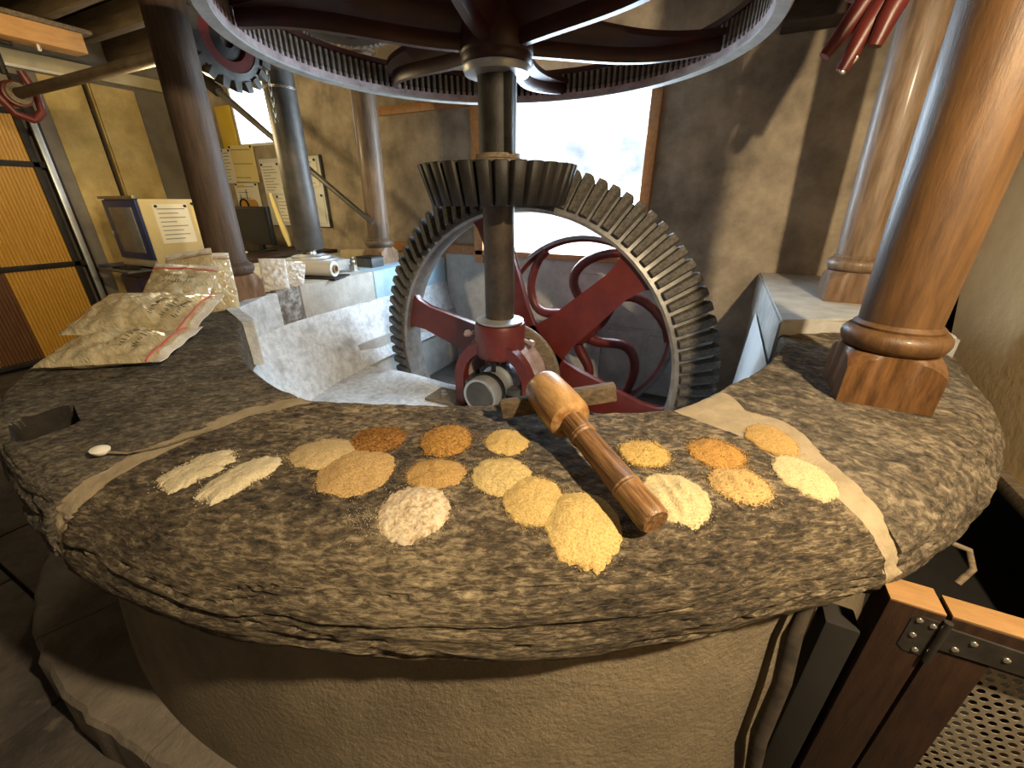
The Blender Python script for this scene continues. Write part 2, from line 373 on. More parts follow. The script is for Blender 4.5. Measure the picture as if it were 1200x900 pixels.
for x in (-4.36, -3.80):
    m = MB(); m.box((x, .28, (SZ0 + SZ1) / 2), (.05, .05, SZ1 - SZ0 - .06), bev=.004); m.build('casement_stile', WHITEP, w2)
m = MB(); m.box((-4.25, .285, (SZ0 + SZ1) / 2), (.95, .008, SZ1 - SZ0 - .04)); m.build('pane', GLASS, w2, smooth=False)
m = MB(); m.box((-4.94, VB - .006, 2.44), (.30, .03, .50), bev=.004); m.build('lamp_glare_patch', STRONG_Y, wall_back)  # yellow lamp glare beside the small window, painted as a patch

# pale building across the yard
ob = thing('yard_building', 'pale building across the yard seen through the large window', 'building', (-.8, 7.0, 0))
m = MB(); m.box((0, 0, 1.6), (7.5, .4, 4.6)); m.build('facade', OUTW, ob, smooth=False)
for x in (-2.0, -.9, .2, 1.3):
    m = MB(); m.box((x, -.22, 2.3), (.7, .08, .9), bev=.01); f = m.build('window_frame', WHITEP, ob)
    m = MB(); m.box((x, -.27, 2.3), (.56, .02, .76)); m.build('pane', SMOKE, f, smooth=False)
m = MB(); m.box((0, -.35, 3.15), (7.7, .5, .12)); m.build('eave', OUTW, ob)
m = MB(); m.box((0, 8, -.3), (24, 12, .1)); tag(m.build('yard_ground', OUTW), 'pale yard ground outside the windows', 'ground', kind='stuff')

# ------------------------------------------------------------------ mill table: three rough stone slabs on a rendered drum
mill = thing('mill_table', 'round stone mill table of three schist slabs on a rendered drum', 'stone table')
ZT = .95
IN = [(-187, 1.64), (-160, 1.68), (-148.6, 1.66), (-140, 1.475), (-120, 1.43), (-106.8, 1.466), (-87.7, 1.518), (-75.2, 1.456), (-62.4, 1.441), (-42.8, 1.584), (-30.5, 1.544), (-16, 1.55), (0, 1.56), (16, 1.60)]
OUT = [(-187, 2.22), (-140, 2.20), (-116, 2.19), (-106, 2.165), (-97, 2.16), (-90, 2.16), (-63, 2.135), (-46, 2.145), (-38, 2.19), (-14, 2.27), (-4, 2.28), (10, 2.38), (16, 2.4)]
# seam angle as a function of the profile parameter radius
SL0 = [(1.50, -85.6), (1.57, -87.2), (1.68, -89.4), (1.83, -90.2), (1.98, -90.0), (2.08, -89.7), (2.15, -90.2), (2.3, -90.8)]   # front-slab side
SLW = [(1.5, 3.0), (1.83, 1.7), (2.0, 1.7), (2.1, 1.7), (2.16, 1.2), (2.3, .8)]
SR0 = [(1.5, -43.0), (1.57, -42.2), (1.707, -40.9), (1.80, -39.9), (1.91, -40.4), (2.085, -40.1), (2.17, -39.6), (2.3, -39.5)]
SRW = [(1.5, 9.0), (1.60, 9.0), (1.70, 5.8), (1.87, 5.2), (2.02, 2.4), (2.15, 1.1), (2.2, 1.2), (2.3, 1.0)]
def prof(th, t):
    """t: 0 inner bottom .. 1 outer bottom; returns r,z,(top-ness)"""
    ri, ro = lerp(IN, th), lerp(OUT, th)
    br = lerp([(-125, .07), (-112, .045), (-101, .045), (-93, .11), (-88, .17)], th); bh = lerp([(-112, .05), (-101, .05), (-88, .16)], th)
    if t < .12: return ri + .004, ZT - .27 + (.25) * (t / .12), 0
    if t < .16:
        a = (t - .12) / .04 * PI / 2; return ri + .02 - .02 * math.cos(a) + .004, ZT - .02 + .02 * math.sin(a), .5
    if t < .62:
        q = (t - .16) / .46; return ri + .024 + (ro - br - ri - .024) * q, ZT - .012 * max(0, q - .6) ** 2 * 4, 1
    if t < .88:
        a = (t - .62) / .26 * PI / 2; return ro - br + br * math.sin(a), ZT - .0077 - bh * (1 - math.cos(a) ** 1.0), 1
    if t < .96:
        a = (t - .88) / .08 * PI / 2; return ro - .05 * (1 - math.cos(a)), ZT - .008 - bh - .085 * math.sin(a), .6
    q = (t - .96) / .04; return ro - .05 - (ro - .05 - 1.98) * q, ZT - .253, 0
def stone_z(x, y, kind):
    p = Vector((x, y, 0))
    d = .010 * fbm((x * 1.7, y * 1.7, 3.1), 3) + .004 * fbm((x * 7, y * 11, 5), 4)
    return d
# the recessed lifting pocket at the left
HC = Vector((-.505, -1.985)); HA = Vector((.145, -.07)).normalized()
def pocket(x, y):
    d = Vector((x, y)) - HC; er = HC.normalized(); et = Vector((-er.y, er.x))
    a, b_ = abs(d.dot(et)) / .095, abs(d.dot(er)) / .066
    s = (a ** 4 + b_ ** 4) ** .25
    return max(0, min(1, (1.04 - s) / .07))
def slab(name, f0, f1, n, mat, npz=96, recess=0, rough=1.0, seed=0):
    ts = [i / npz for i in range(npz + 1)]
    verts = []; faces = []
    for i in range(n + 1):
        for j, t in enumerate(ts):
            r, z, top = prof(-90, t)
            th = 0
            u = i / n
            # radius used for the seam comes from a first estimate
            a0 = f0(max(1.5, r)); a1 = f1(max(1.5, r)); th = a0 + (a1 - a0) * u
            r, z, top = prof(th, t)
            a0 = f0(r); a1 = f1(r); th = a0 + (a1 - a0) * u
            x, y = r * math.cos(R_(th)), r * math.sin(R_(th))
            e = min(u, 1 - u) * n
            nr = Vector((math.cos(R_(th)), math.sin(R_(th)), 0))
            k = fbm((x * 2.3 + seed, y * 2.3, z * 5), 4) * .007
            k2 = fbm((x * 5 + seed, y * 5, z * 34), 5)          # schist layering shows on the edge
            side = 0 if t < .6 else min(1, (t - .6) / .2)
            disp = rough * (k + side * .006 * k2 + (1 - side) * .0045 * fbm((x * 14, y * 20, 2 + seed), 4))
            if side > 0:
                cr_ = fbm((x * 1.1 + seed, y * 1.1, z * 17 + .4 * fbm((x * 3, y * 3, 7), 2)), 4)
                disp += side * rough * (-.011 * math.exp(-(cr_ / .05) ** 2) + .004 * max(-1, min(1, cr_ * 4)))
            if t < .12: disp *= .5
            outn = side if t > .5 else (-1 if t < .14 else 0)
            up = 1 - side if t > .14 else 0
            edge = max(0, 1 - e / 2.0)
            p = Vector((x, y, z)) + nr * disp * outn + Vector((0, 0, 1)) * (disp * up - recess * (up + .3) - edge * .006 * (1 if recess == 0 else 0))
            if recess: p -= nr * recess * side
            if seed == 11: p.z -= .15 * pocket(x, y) * (1 if z > .9 else 0)
            verts.append(p)
    m = npz + 1
    for i in range(n):
        for j in range(npz): faces.append((i * m + j, (i + 1) * m + j, (i + 1) * m + j + 1, i * m + j + 1))
    faces.append([j for j in range(m)]); faces.append([n * m + j for j in range(m)][::-1])
    b = MB(); b.add(verts, faces); return b.build(name, mat, mill, ang=60)
front = slab('stone_slab', lambda r: lerp(SL0, r), lambda r: lerp(SR0, r), 260, STONE, 170)
left = slab('stone_slab', lambda r: -168, lambda r: lerp(SL0, r) - lerp(SLW, r), 300, STONE_L, 130, seed=11)
right = slab('stone_slab', lambda r: lerp(SR0, r) + lerp(SRW, r), lambda r: 9, 150, STONE_R, 120, rough=1.1, seed=5)
front['label'] = 'front schist slab with the flour piles'; left.data.materials.append(M('grimy_shade_stone', (.010, .008, .006), (.030, .024, .017), 14, .95, 0, .6, 40))
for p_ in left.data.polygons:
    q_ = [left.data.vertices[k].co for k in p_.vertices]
    if max(pocket(c_.x, c_.y) for c_ in q_) > .3 and min(c_.z for c_ in q_) < ZT - .03 and min(c_.z for c_ in q_) > .775: p_.material_index = 1  # pocket faces near-black: shade of the hole painted in, with some dirt
left['label'] = 'left grey schist slab with a lifting pocket'; right['label'] = 'right pitted slab under the big column'
slab('mortar_seam', lambda r: lerp(SL0, r) - lerp(SLW, r) - .2, lambda r: lerp(SL0, r) + .2, 14, MORTAR, 120, recess=.005, rough=.9)
slab('mortar_seam', lambda r: lerp(SR0, r) - .2, lambda r: lerp(SR0, r) + lerp(SRW, r) + .2, 18, MORTAR, 120, recess=.003, rough=.9)
b = MB(); b.lathe([(2.135, FZ - .02), (2.12, 0), (2.095, .2), (2.035, .705), (1.7, .705)], seg=160, a0=R_(-168), a1=R_(9)); b.build('drum', DRUM, mill)
# plinth stones round the foot of the drum
PO = [(-187, 2.5), (-125, 2.46), (-114, 2.40), (-94, 2.235), (-80, 2.16), (0, 2.15)]
cuts = [-168, -150, -131, -112, -92, -76]
for a0, a1 in zip(cuts, cuts[1:]):
    n = 14; v = []; f = []
    for i in range(n + 1):
        a = a0 + .12 + (a1 - a0 - .24) * i / n; ro = lerp(PO, a) + .014 * fbm((a * .5, 1, 0), 3)
        for r, z in ((2.04, FZ), (2.04, 0), (ro - .015, .0), (ro, -.015), (ro + .01, FZ)):
            v.append((r * math.cos(R_(a)), r * math.sin(R_(a)), z))
    for i in range(n):
        for j in range(4): f.append((i * 5 + j, (i + 1) * 5 + j, (i + 1) * 5 + j + 1, i * 5 + j + 1))
    f += [[0, 1, 2, 3, 4], [n * 5 + k for k in (4, 3, 2, 1, 0)]]
    b = MB(); b.add(v, f); b.build('plinth_stone', PLINTH, mill)

# ------------------------------------------------------------------ pit inside the ring
pit = thing('mill_pit', 'whitewashed pit sunk inside the round stone table', 'pit', (0, 0, .2))
PTOP = [(-1.60, 1.69), (-1.60, .9), (-1.60, .2), (-1.59, -.35), (-1.44, -.80), (-1.12, -1.02), (-.45, -1.44), (.1, -1.55), (.7, -1.30), (1.2, -1.08), (1.5, -.5)]
PBOT = [(-1.46, 1.69), (-1.46, .9), (-1.44, .25), (-1.40, -.25), (-1.25, -.70), (-.95, -1.0), (-.4, -1.28), (.1, -1.38), (.65, -1.2), (1.1, -1.0), (1.42, -.5)]
def dens(p, n=8):
    o = []
    for a, c in zip(p, p[1:]):
        for k in range(n): o.append((a[0] + (c[0] - a[0]) * k / n, a[1] + (c[1] - a[1]) * k / n))
    o.append(p[-1]); return o
def smoothp(p, it=3):
    for _ in range(it): p = [p[0]] + [((p[i - 1][0] + 2 * p[i][0] + p[i + 1][0]) / 4, (p[i - 1][1] + 2 * p[i][1] + p[i + 1][1]) / 4) for i in range(1, len(p) - 1)] + [p[-1]]
    return p
pt, pb = smoothp(dens(PTOP), 8), smoothp(dens(PBOT), 8)
v = []; f = []; NZ = 16
for i, (a, c) in enumerate(zip(pt, pb)):
    for j in range(NZ + 1):
        q = j / NZ; x = a[0] + (c[0] - a[0]) * q; y = a[1] + (c[1] - a[1]) * q; z = .52 - .52 * q
        k = .008 * fbm((x * 4, y * 4, z * 4), 3); v.append((x + k, y + k, z))
for i in range(len(pt) - 1):
    for j in range(NZ): f.append((i * (NZ + 1) + j, i * (NZ + 1) + j + 1, (i + 1) * (NZ + 1) + j + 1, (i + 1) * (NZ + 1) + j))
b = MB(); b.add(v, f); b.build('pit_wall', WHITEW, pit)
# floor of the pit, front half, broken by the wheel slot behind it
b = MB(); N1 = 40; N2 = 24; v = []; f = []
for i in range(N1 + 1):
    for j in range(N2 + 1):
        x = -1.52 + 3.05 * i / N1; y = .17 - 1.8 * j / N2
        rr_ = math.hypot(x, y)
        if rr_ > 1.62: x *= 1.62 / rr_; y *= 1.62 / rr_
        z = .02 * fbm((x * 2, y * 2, 1), 3) + .02 * math.exp(-((x + .8) ** 2 / .1 + (y - .1) ** 2 / .02))
        v.append((x, y, z))
for i in range(N1):
    for j in range(N2): f.append((i * (N2 + 1) + j, (i + 1) * (N2 + 1) + j, (i + 1) * (N2 + 1) + j + 1, i * (N2 + 1) + j + 1))
b.add(v, f); b.box((0, .155, -.75), (3.05, .04, 1.5)); b.build('pit_floor', WHITEW, pit)
b = MB(); b.box((-1.53, .95, -.6), (.1, 1.6, 1.6)); b.box((1.6, .9, -.6), (.1, 1.7, 2.3)); b.box((0, .95, -1.42), (3.1, 1.6, .06)); b.build('wheel_slot', GREYW, pit)
b = MB(); b.prism([(1.555, .20), (1.49, .20 - .3), (1.47, -.3), (1.53, .62)], -.52, 1.05, Matrix(((1, 0, 0, 0), (0, 0, 1, 0), (0, 1, 0, 0), (0, 0, 0, 1)))); b.build('pit_side_panel', WHITEP, pit)

# left kerb (blue-washed and grey stones) and ledge
ledge = thing('left_ledge', 'pale blue and grey washed kerb left of the wheel, running to the window wall', 'ledge', (-1.6, 0, .7))
for x0, x1, y0, y1, mat, lab in ((-1.95, -1.6, .56, 1.70, BLUEW, 'pale blue washed kerb stone'), (-1.95, -1.6, -.22, .552, GREYW, 'grey washed kerb stone'), (-1.95, -1.6, -.42, -.228, SPECK, 'rough grey kerb stone')):
    m = MB(); m.box(((x0 + x1) / 2 + 1.6, (y0 + y1) / 2, .135 if mat is not SPECK else .128), (x1 - x0, y1 - y0, .27), bev=.012); m.build('kerb_stone', mat, ledge, label=lab)
m = MB(); A_ = [(-1.60, -.426), (-1.575, -.56), (-1.40, -.845), (-1.115, -.94), (-1.03, -.99)]
m.prism([(x + 1.6 + .012, y + .008) for x, y in A_] + [(x + 1.6 - .05, y - .035) for x, y in A_[::-1]], -.01, .252, bev=.006); m.build('kerb_facing', WHITEW, ledge, label='whitewashed facing along the inner edge of the left slab')
m = MB(); m.box((-.95, .64, -.20), (1.2, 2.08, .93), bev=.01); m.build('ledge_bed', GREYW, ledge)
# right platform
plat = thing('right_platform', 'whitewashed platform between the stone slab and the window wall, right of the wheel', 'platform', (1.55, 0, .72))
P1 = [(0, .0), (0, 1.70), (.62, 1.70), (.60, .19), (.36, .22)]
m = MB(); m.prism([(.0, -.0), (.36, .235), (.50, .225), (.45, 1.69), (-.01, 1.69)], -.0, .30, bev=.012); m.build('platform_slab', GREYW, plat)
m = MB(); m.prism([(.508, .20), (.676, .02), (.66, .3), (.62, 1.69), (.458, 1.69)], -.0, .298, bev=.012); m.build('platform_slab', GREYW, plat)
m = MB(); m.box((.33, .95, -.48), (.62, 1.4, .94)); m.build('platform_core', GREYW, plat, smooth=False)

# ------------------------------------------------------------------ turned wooden columns
def column(name, x, y, z0, top, r0, r1, lean, label, rim=1.0, side=.245, wc=None, wbl=None):
    WC = wc or WOOD_C; WB = wbl or WOOD_B
    t = thing(name, label, 'column', (x, y, z0), 'turned wooden columns')
    h = .165 * rim
    m = MB(); hs = side / 2; per = []; n8 = 10
    for k in range(4):
        ca, sa = math.cos(k * PI / 2), math.sin(k * PI / 2)
        for q in range(n8):
            tt = -1 + 2 * q / n8; per.append((ca * hs - sa * tt * hs, sa * hs + ca * tt * hs, tt))
    N_ = len(per); vs = [(x_, y_, 0) for x_, y_, _ in per]
    vs += [(x_, y_, h - .004 - .040 * abs(tt) ** 3) for x_, y_, tt in per]
    for x_, y_, tt in per:                                # worn rounded top running in to the collar
        l_ = math.hypot(x_, y_); r_ = r0 + .022; vs.append((x_ / l_ * r_, y_ / l_ * r_, h + .004))
    fs = [list(range(N_))[::-1], list(range(2 * N_, 3 * N_))]
    for k in range(N_):
        k2 = (k + 1) % N_; fs += [(k, k2, N_ + k2, N_ + k), (N_ + k, N_ + k2, 2 * N_ + k2, 2 * N_ + k)]
    m.add(vs, fs)
    m.build('block', WB, t)
    c = r0 * 1.0
    m = MB(); m.lathe([(c + .005, h + .002), (c + .020, h + .010), (c + .030, h + .022), (c + .036, h + .040), (c + .034, h + .056), (c + .022, h + .070), (c + .010, h + .074), (c + .012, h + .082), (c + .006, h + .088), (c, h + .094)], seg=56); m.build('collar', WC, t)
    m = MB(); pr = [(c, h + .09)]
    H = top - z0
    for i in range(1, 25):
        q = i / 24; z = h + .09 + (H - h - .09) * q
        r = r0 + (r1 - r0) * math.sin(min(1, q * 1.6) * PI / 2)
        pr.append((r, z))
    m.lathe(pr, seg=56)
    for v_ in m.bm.verts:
        q = max(0, v_.co.z - h) / (H - h); v_.co.x += lean * q
    m.build('shaft', WC, t)
    return t
column('wooden_column', 1.783, -.645, ZT - .005, 3.3, .104, .120, -.03, 'thick varnished column nearest the camera, standing on the right stone slab', 1.0)
column('wooden_column', 1.94, .73, 1.018, 3.3, .104, .112, -.07, 'column standing on the white platform behind the nearest right column', 1.0, wc=WOOD_CP, wbl=M('base_wood_dull', (.10, .055, .028), (.20, .115, .06), 7, .5, 0, .2, 30, (5, 5, .8)))
column('wooden_column', -1.695, -.64, ZT - .01, 3.3, .110, .104, .07, 'dark brown column standing beside the flour bags at left', 1.0, wc=WOOD_CD, wbl=M('base_wood_tan', (.11, .055, .024), (.26, .14, .065), 7, .55, 0, .2, 30, (5, 5, .8)))
cl2 = column('wooden_column', -1.98, 1.09, .97, 3.3, .108, .112, .05, 'pale worn column at the end of the blue kerb by the window wall', .9, .25, WOOD_CP, M('base_wood_pale', (.22, .12, .06), (.40, .25, .14), 7, .5, 0, .2, 30, (5, 5, .8)))
m = MB(); m.lathe([(.113, -.03), (.135, -.02), (.14, 0), (.135, .02), (.115, .035)], TR((.04, 0, 1.80)), seg=40); m.build('capital_band', WOOD_CP, cl2)

# ------------------------------------------------------------------ upright shaft with its gears
shaft = thing('upright_shaft', 'dark upright iron shaft rising through the middle of the pit', 'shaft', (0, 0, .80))
m = MB(); m.lathe([(.0, .03), (.085, .03), (.094, .05), (.094, .75), (.097, .76)], seg=40); m.build('lower_shaft', IRON_S, shaft)
m = MB(); m.lathe([(.105, .92), (.105, 1.62), (.0, 1.62)], seg=40); m.build('upper_shaft', IRON, shaft)
m = MB(); m.box((.09, -.05, 1.20), (.05, .045, .42), bev=.006); m.build('key', IRON, shaft)
m = MB(); m.lathe([(.10, .945), (.155, .945), (.155, .965), (.125, .975), (.125, .995), (.10, 1.0)], seg=40); m.build('clamp_collar', BARW, shaft)
m = MB(); m.lathe([(.10, 1.36), (.135, 1.365), (.175, 1.395), (.185, 1.42), (.185, 1.50), (.15, 1.55), (.15, 2.0)], seg=40); m.build('hub_casting', RED_D, shaft)
m = MB(); m.lathe([(.10, 1.352), (.17, 1.362), (.18, 1.385), (.18, 1.395)], seg=40); m.build('hub_ring', ALU, shaft, label='pale ring under the red hub')

# bevel pinion
pin = thing('pinion_gear', 'black conical pinion clamped round the upright shaft above the big wheel', 'gear', (0, 0, 1.5))
ZT1, ZB1, RT1, RB1 = .235, .03, .452, .385
m = MB(); m.lathe([(.095, ZT1 - .005), (.30, ZT1 + .004), (RT1 - .045, ZT1 - .004), (RT1 - .05, ZT1 - .02), (RB1 - .05, ZB1), (.095, ZB1)], seg=90, closed_prof=True); m.build('gear_body', BARW, pin)
NP = 30
m = MB(); ww = .023
def toothv(ro, ri, zt, zb, wt, wb, dep):
    return [(ri * 1.0 - dep, -wt * .62, zt), (ri - dep, wt * .62, zt), (ro, wt * .45, zt), (ro, -wt * .45, zt), (wb[0] - dep, -wb[1] * .62, zb), (wb[0] - dep, wb[1] * .62, zb), (wb[0], wb[1] * .45, zb), (wb[0], -wb[1] * .45, zb)]
tv = toothv(RT1, RT1, ZT1, ZB1, .070, (RB1, .060), .045)
m.add(tv, [(0, 1, 2, 3), (7, 6, 5, 4), (0, 4, 5, 1), (1, 5, 6, 2), (2, 6, 7, 3), (3, 7, 4, 0)])
bmesh.ops.bevel(m.bm, geom=m.bm.edges[:], offset=.004, segments=1, affect='EDGES')
pt0 = m.build('tooth', IRON, pin)
for k in range(1, NP): inst(pt0, 'tooth', pin, RZ(2 * PI * k / NP))
pt0.matrix_local = RZ(0)

# big bevel wheel on the horizontal axle
ZA = .406
wh = thing('crown_wheel', 'tall toothed wheel with grey wooden cogs and red spokes standing in the pit', 'gear', (0, 0, ZA))
m = MB()
m.lathe([(1.078, .42), (1.090, .335), (1.11, .325), (1.135, .338), (1.315, .455), (1.325, .475), (1.31, .53), (1.10, .53)], AXV, seg=160, closed_prof=True); m.build('rim', RIMC, wh)
NW = 90
m = MB()
r0, y0, r1, y1 = 1.13, .345, 1.345, .467
L = Vector((r1 - r0, 0, y1 - y0)); nrm = Vector((y1 - y0, 0, -(r1 - r0))).normalized()
base0, base1 = Vector((r0, 0, y0)) - nrm * .03, Vector((r1, 0, y1)) - nrm * .03
def cogv(h, wa, wb):
    vs = []
    for B, wd in ((base0, wa), (base1, wb)):
        for hh, k in ((0, .6), (h * .75, .52), (h, .36)):
            p = B + nrm * hh
            vs += [(p.x, -wd * k, p.z), (p.x, wd * k, p.z)]
    return vs
cv = cogv(.078, .050, .062)
m.add(cv, [(0, 2, 3, 1), (2, 4, 5, 3), (6, 7, 9, 8), (8, 9, 11, 10), (0, 6, 8, 2), (2, 8, 10, 4), (4, 10, 11, 5), (5, 11, 9, 3), (3, 9, 7, 1), (0, 1, 7, 6)])
# local frame here: x = radial, y = tangential, z = along the axle
cg = m.build('cog', COG_R, wh)
for k in range(NW):
    T = AXV @ RZ(2 * PI * (k + .5) / NW + R_(1.5))
    if k == 0: cg.matrix_local = T
    else: inst(cg, 'cog', wh, T)
hubm = MB(); hubm.lathe([(.10, .16), (.20, .16), (.22, .20), (.235, .40), (.235, .58), (.10, .60)], AXV, seg=48); hubm.build('hub', RED, wh)
for k in range(6):
    a = R_(164 - 60 * k)
    m = MB()
    # I-section arm, broad at the hub: front plate plus rib
    wi, wo = .155, .105
    y0_, y1_ = .36, .41
    pl = [(.18, -wi), (1.085, -wo), (1.085, wo), (.18, wi)]
    # fillets towards the rim and the hub
    pl = [(.17, -.22), (.30, -.150), (.42, -.135), (.92, -.098), (1.03, -.115), (1.09, -.16), (1.09, .16), (1.03, .115), (.92, .098), (.42, .135), (.30, .150), (.17, .22)]
    m.prism(pl, .37, .425, AXV @ RZ(-a), bev=.006)
    m.prism([(.2, -.022), (1.08, -.02), (1.08, .02), (.2, .022)], .42, .52, AXV @ RZ(-a))
    m.build('spoke', RED, wh)
# axle, split bearing and its arched red housing
ax = thing('axle_housing', 'red arched bearing housing carrying the foot of the upright shaft', 'bearing', (0, 0, .2))
HZ = ZA - .2
m = MB()
outer = [(-.295, 0), (-.295, HZ + .0)] + [(-.295 * math.cos(PI * i / 20), HZ + .02 + .30 * math.sin(PI * i / 20)) for i in range(0, 21)] + [(.295, 0)]
inner = [(.225, 0)] + [(.225 * math.cos(PI * i / 20), HZ + .02 + .225 * math.sin(PI * i / 20)) for i in range(0, 21)] + [(-.225, 0)]
poly = outer + inner
XZ = Matrix(((1, 0, 0, 0), (0, 0, 1, 0), (0, 1, 0, 0), (0, 0, 0, 1)))
m.prism(poly, -.13, -.06, XZ, bev=0)
m.build('arch', RED, ax)
m = MB(); m.lathe([(.285, -.06), (.285, .17), (.225, .17), (.225, -.06)], TR((0, 0, HZ + .02)) @ AXV, seg=40, a0=R_(180), a1=R_(360), capends=True, closed_prof=True); m.build('barrel', PINK, ax, label='pale shiny barrel of the housing')  # white light falling on the barrel is put into its paler paint
m = MB(); m.lathe([(.29, .15), (.365, .155), (.375, .165), (.375, .185), (.365, .195), (.29, .195)], TR((0, 0, HZ)) @ AXV, seg=64); m.lathe([(.30, .14), (.335, .142), (.335, .155)], TR((0, 0, HZ)) @ AXV, seg=64); m.build('flange', BARW, ax, label='pale greased flange behind the barrel')
m = MB(); m.lathe([(0, .40), (.155, .40), (.165, .42), (.168, .44), (.168, .60), (.16, .625), (.13, .63), (.10, .63)], seg=48); m.build('footstep', RED, ax)
m = MB(); m.lathe([(.095, .632), (.15, .632), (.155, .645), (.12, .652), (.095, .66)], seg=48); m.build('footstep_ring', ALU, ax, label='grey ring on top of the footstep')
for s_, a_ in ((-1, -.55), (1, .0)):
    m = MB(); p = Vector((s_ * .20, -.06 + .1 * (s_ > 0), .52 - .02 * s_)); m.cyl(p - Vector((s_ * .06, .0, -.02)), p + Vector((s_ * .03, -.02, -.01)), .012, seg=10); m.cyl(p, p + Vector((s_ * .028, -.01, -.005)), .024, .022, seg=6); m.build('set_bolt', PINK, ax)
for s_ in (-1, 1):
    m = MB(); m.box((s_ * .40, -.06, .012), (.30, .22, .03), bev=.006); m.build('foot_plate', BARW, ax)
    m = MB(); m.cyl((s_ * .43, -.09, .025), (s_ * .43, -.09, .05), .03, seg=6); m.cyl((s_ * .43, -.09, .05), (s_ * .43, -.09, .075), .016, seg=12); m.build('anchor_bolt', ZINC, ax)
m = MB(); m.lathe([(0, -.30), (.0, -.30), (.095, -.30), (.10, -.295), (.10, -.27)], TR((0, 0, HZ)) @ AXV, seg=48); m.build('axle_cap', CHAR, ax, label='dark round end cap of the axle')
m = MB(); m.lathe([(.101, -.295), (.118, -.295), (.12, -.28), (.118, -.22), (.105, -.21)], TR((0, 0, HZ)) @ AXV, seg=48); m.build('cap_ring', ALU, ax)
m = MB(); m.lathe([(.112, -.21), (.112, -.13), (.10, -.12), (.10, -.05), (.125, -.05), (.125, .06), (.0, .06)], TR((0, 0, HZ)) @ AXV, seg=48); m.build('bearing_shell', ALU, ax)
m = MB(); m.lathe([(.114, -.20), (.124, -.195), (.124, -.165), (.114, -.16)], TR((0, 0, HZ)) @ AXV, seg=48); m.build('seal_band', BLACK, ax)
m = MB(); m.lathe([(.016, .10), (.016, .15), (.034, .152), (.037, .16), (.037, .182), (.030, .188), (0, .188)], TR((.0, -.1, HZ)), seg=20); m.build('grease_cup', BLACK, ax)
m = MB(); m.box((0, -.05, .05), (.30, .16, .14), bev=.01); m.build('pedestal', BARW, ax)
for sx in (-.165, .165):
    m = MB(); m.box((sx, -.10, HZ - .01), (.09, .08, .05), bev=.008); m.build('bearing_lug', CHAR, ax)
# axle itself
m = MB(); m.cyl((0, -.0, ZA), (0, 1.66, ZA), .085, seg=32); tag(m.build('axle', IRON_S), 'dark horizontal axle running back from the housing through the big wheel', 'axle')

# flywheel with S-curved arms behind the big wheel
fw = thing('flywheel', 'slim red flywheel with curved arms behind the big toothed wheel', 'wheel', (.21, 1.2, .50))
RF = .80
m = MB(); m.lathe([(RF - .03, -.055), (RF, -.06), (RF + .012, 0), (RF, .06), (RF - .03, .055), (RF - .022, 0)], AXV, seg=96, closed_prof=True); m.build('rim', RIMC, fw)
m = MB(); m.lathe([(RF - .055, -.02), (RF - .025, -.045), (RF - .025, .045), (RF - .055, .02)], AXV, seg=96, closed_prof=True); m.build('rim_rib', RED, fw)
m = MB(); m.lathe([(.05, -.10), (.12, -.10), (.13, -.08), (.13, .08), (.12, .10), (.05, .10)], AXV, seg=40); m.build('hub', RED, fw)
for k in range(6):
    pts = []; rr = []
    for i in range(17):
        q = i / 16; r = .10 + (RF - .13) * q
        a = R_(60 * k + 8) + .80 * math.sin(PI * q) * (1 - .25 * q) - .15 * q
        pts.append(AXV @ Vector((r * math.cos(a), -r * math.sin(a) * 1.0, 0))); rr.append(.050 - .014 * q + (.02 if q > .95 else 0))
    m = MB(); m.tube(pts, rr, 12); m.build('curved_arm', RED, fw)

# ------------------------------------------------------------------ great spur wheel overhead
gw = thing('great_spur_wheel', 'huge horizontal spur wheel with ribbed grey rim overhead on the shaft', 'gear', (0, 0, 2.27))
RG = 1.315
m = MB(); m.lathe([(RG - .065, 0), (RG - .01, -.005), (RG, .01), (RG, .17), (RG - .04, .17), (RG - .04, .05), (RG - .065, .045)], seg=200, closed_prof=True); m.build('rim', RINGP, gw)
m = MB(); m.lathe([(RG - .042, .05), (RG - .039, .05), (RG - .039, .17), (RG - .042, .17)], seg=160, closed_prof=True); m.build('tooth_bed', IRON, gw)
m = MB(); m.box((RG - .054, 0, .108), (.030, .020, .12), bev=.003); t0 = m.build('tooth', TOOTH, gw)
NG = 172
m = MB(); m.box((RG - .058, 0, .058), (.022, .024, .022), bev=.002); c0 = m.build('tooth_wedge', PINK, gw)
for k in range(NG):
    T = RZ(2 * PI * k / NG)
    if k == 0: continue
    inst(t0, 'tooth', gw, T); inst(c0, 'tooth_wedge', gw, T)
m = MB(); m.lathe([(RG - .068, .046), (RG - .066, .012), (RG - .064, .012), (RG - .064, .046)], seg=160, closed_prof=True); m.build('inner_band', PINK, gw)
m = MB(); m.lathe([(RG - .075, .172), (RG + .005, .172), (RG + .005, .20), (RG - .075, .20)], seg=160, closed_prof=True); m.build('top_flange', RED_D, gw)
m = MB(); m.lathe([(.11, -.05), (.17, -.05), (.19, -.02), (.19, .12), (.16, .16), (.15, .34)], seg=48); m.build('hub', RED_D, gw)
ARM = [100, 160, 220, 280, 340, 40]
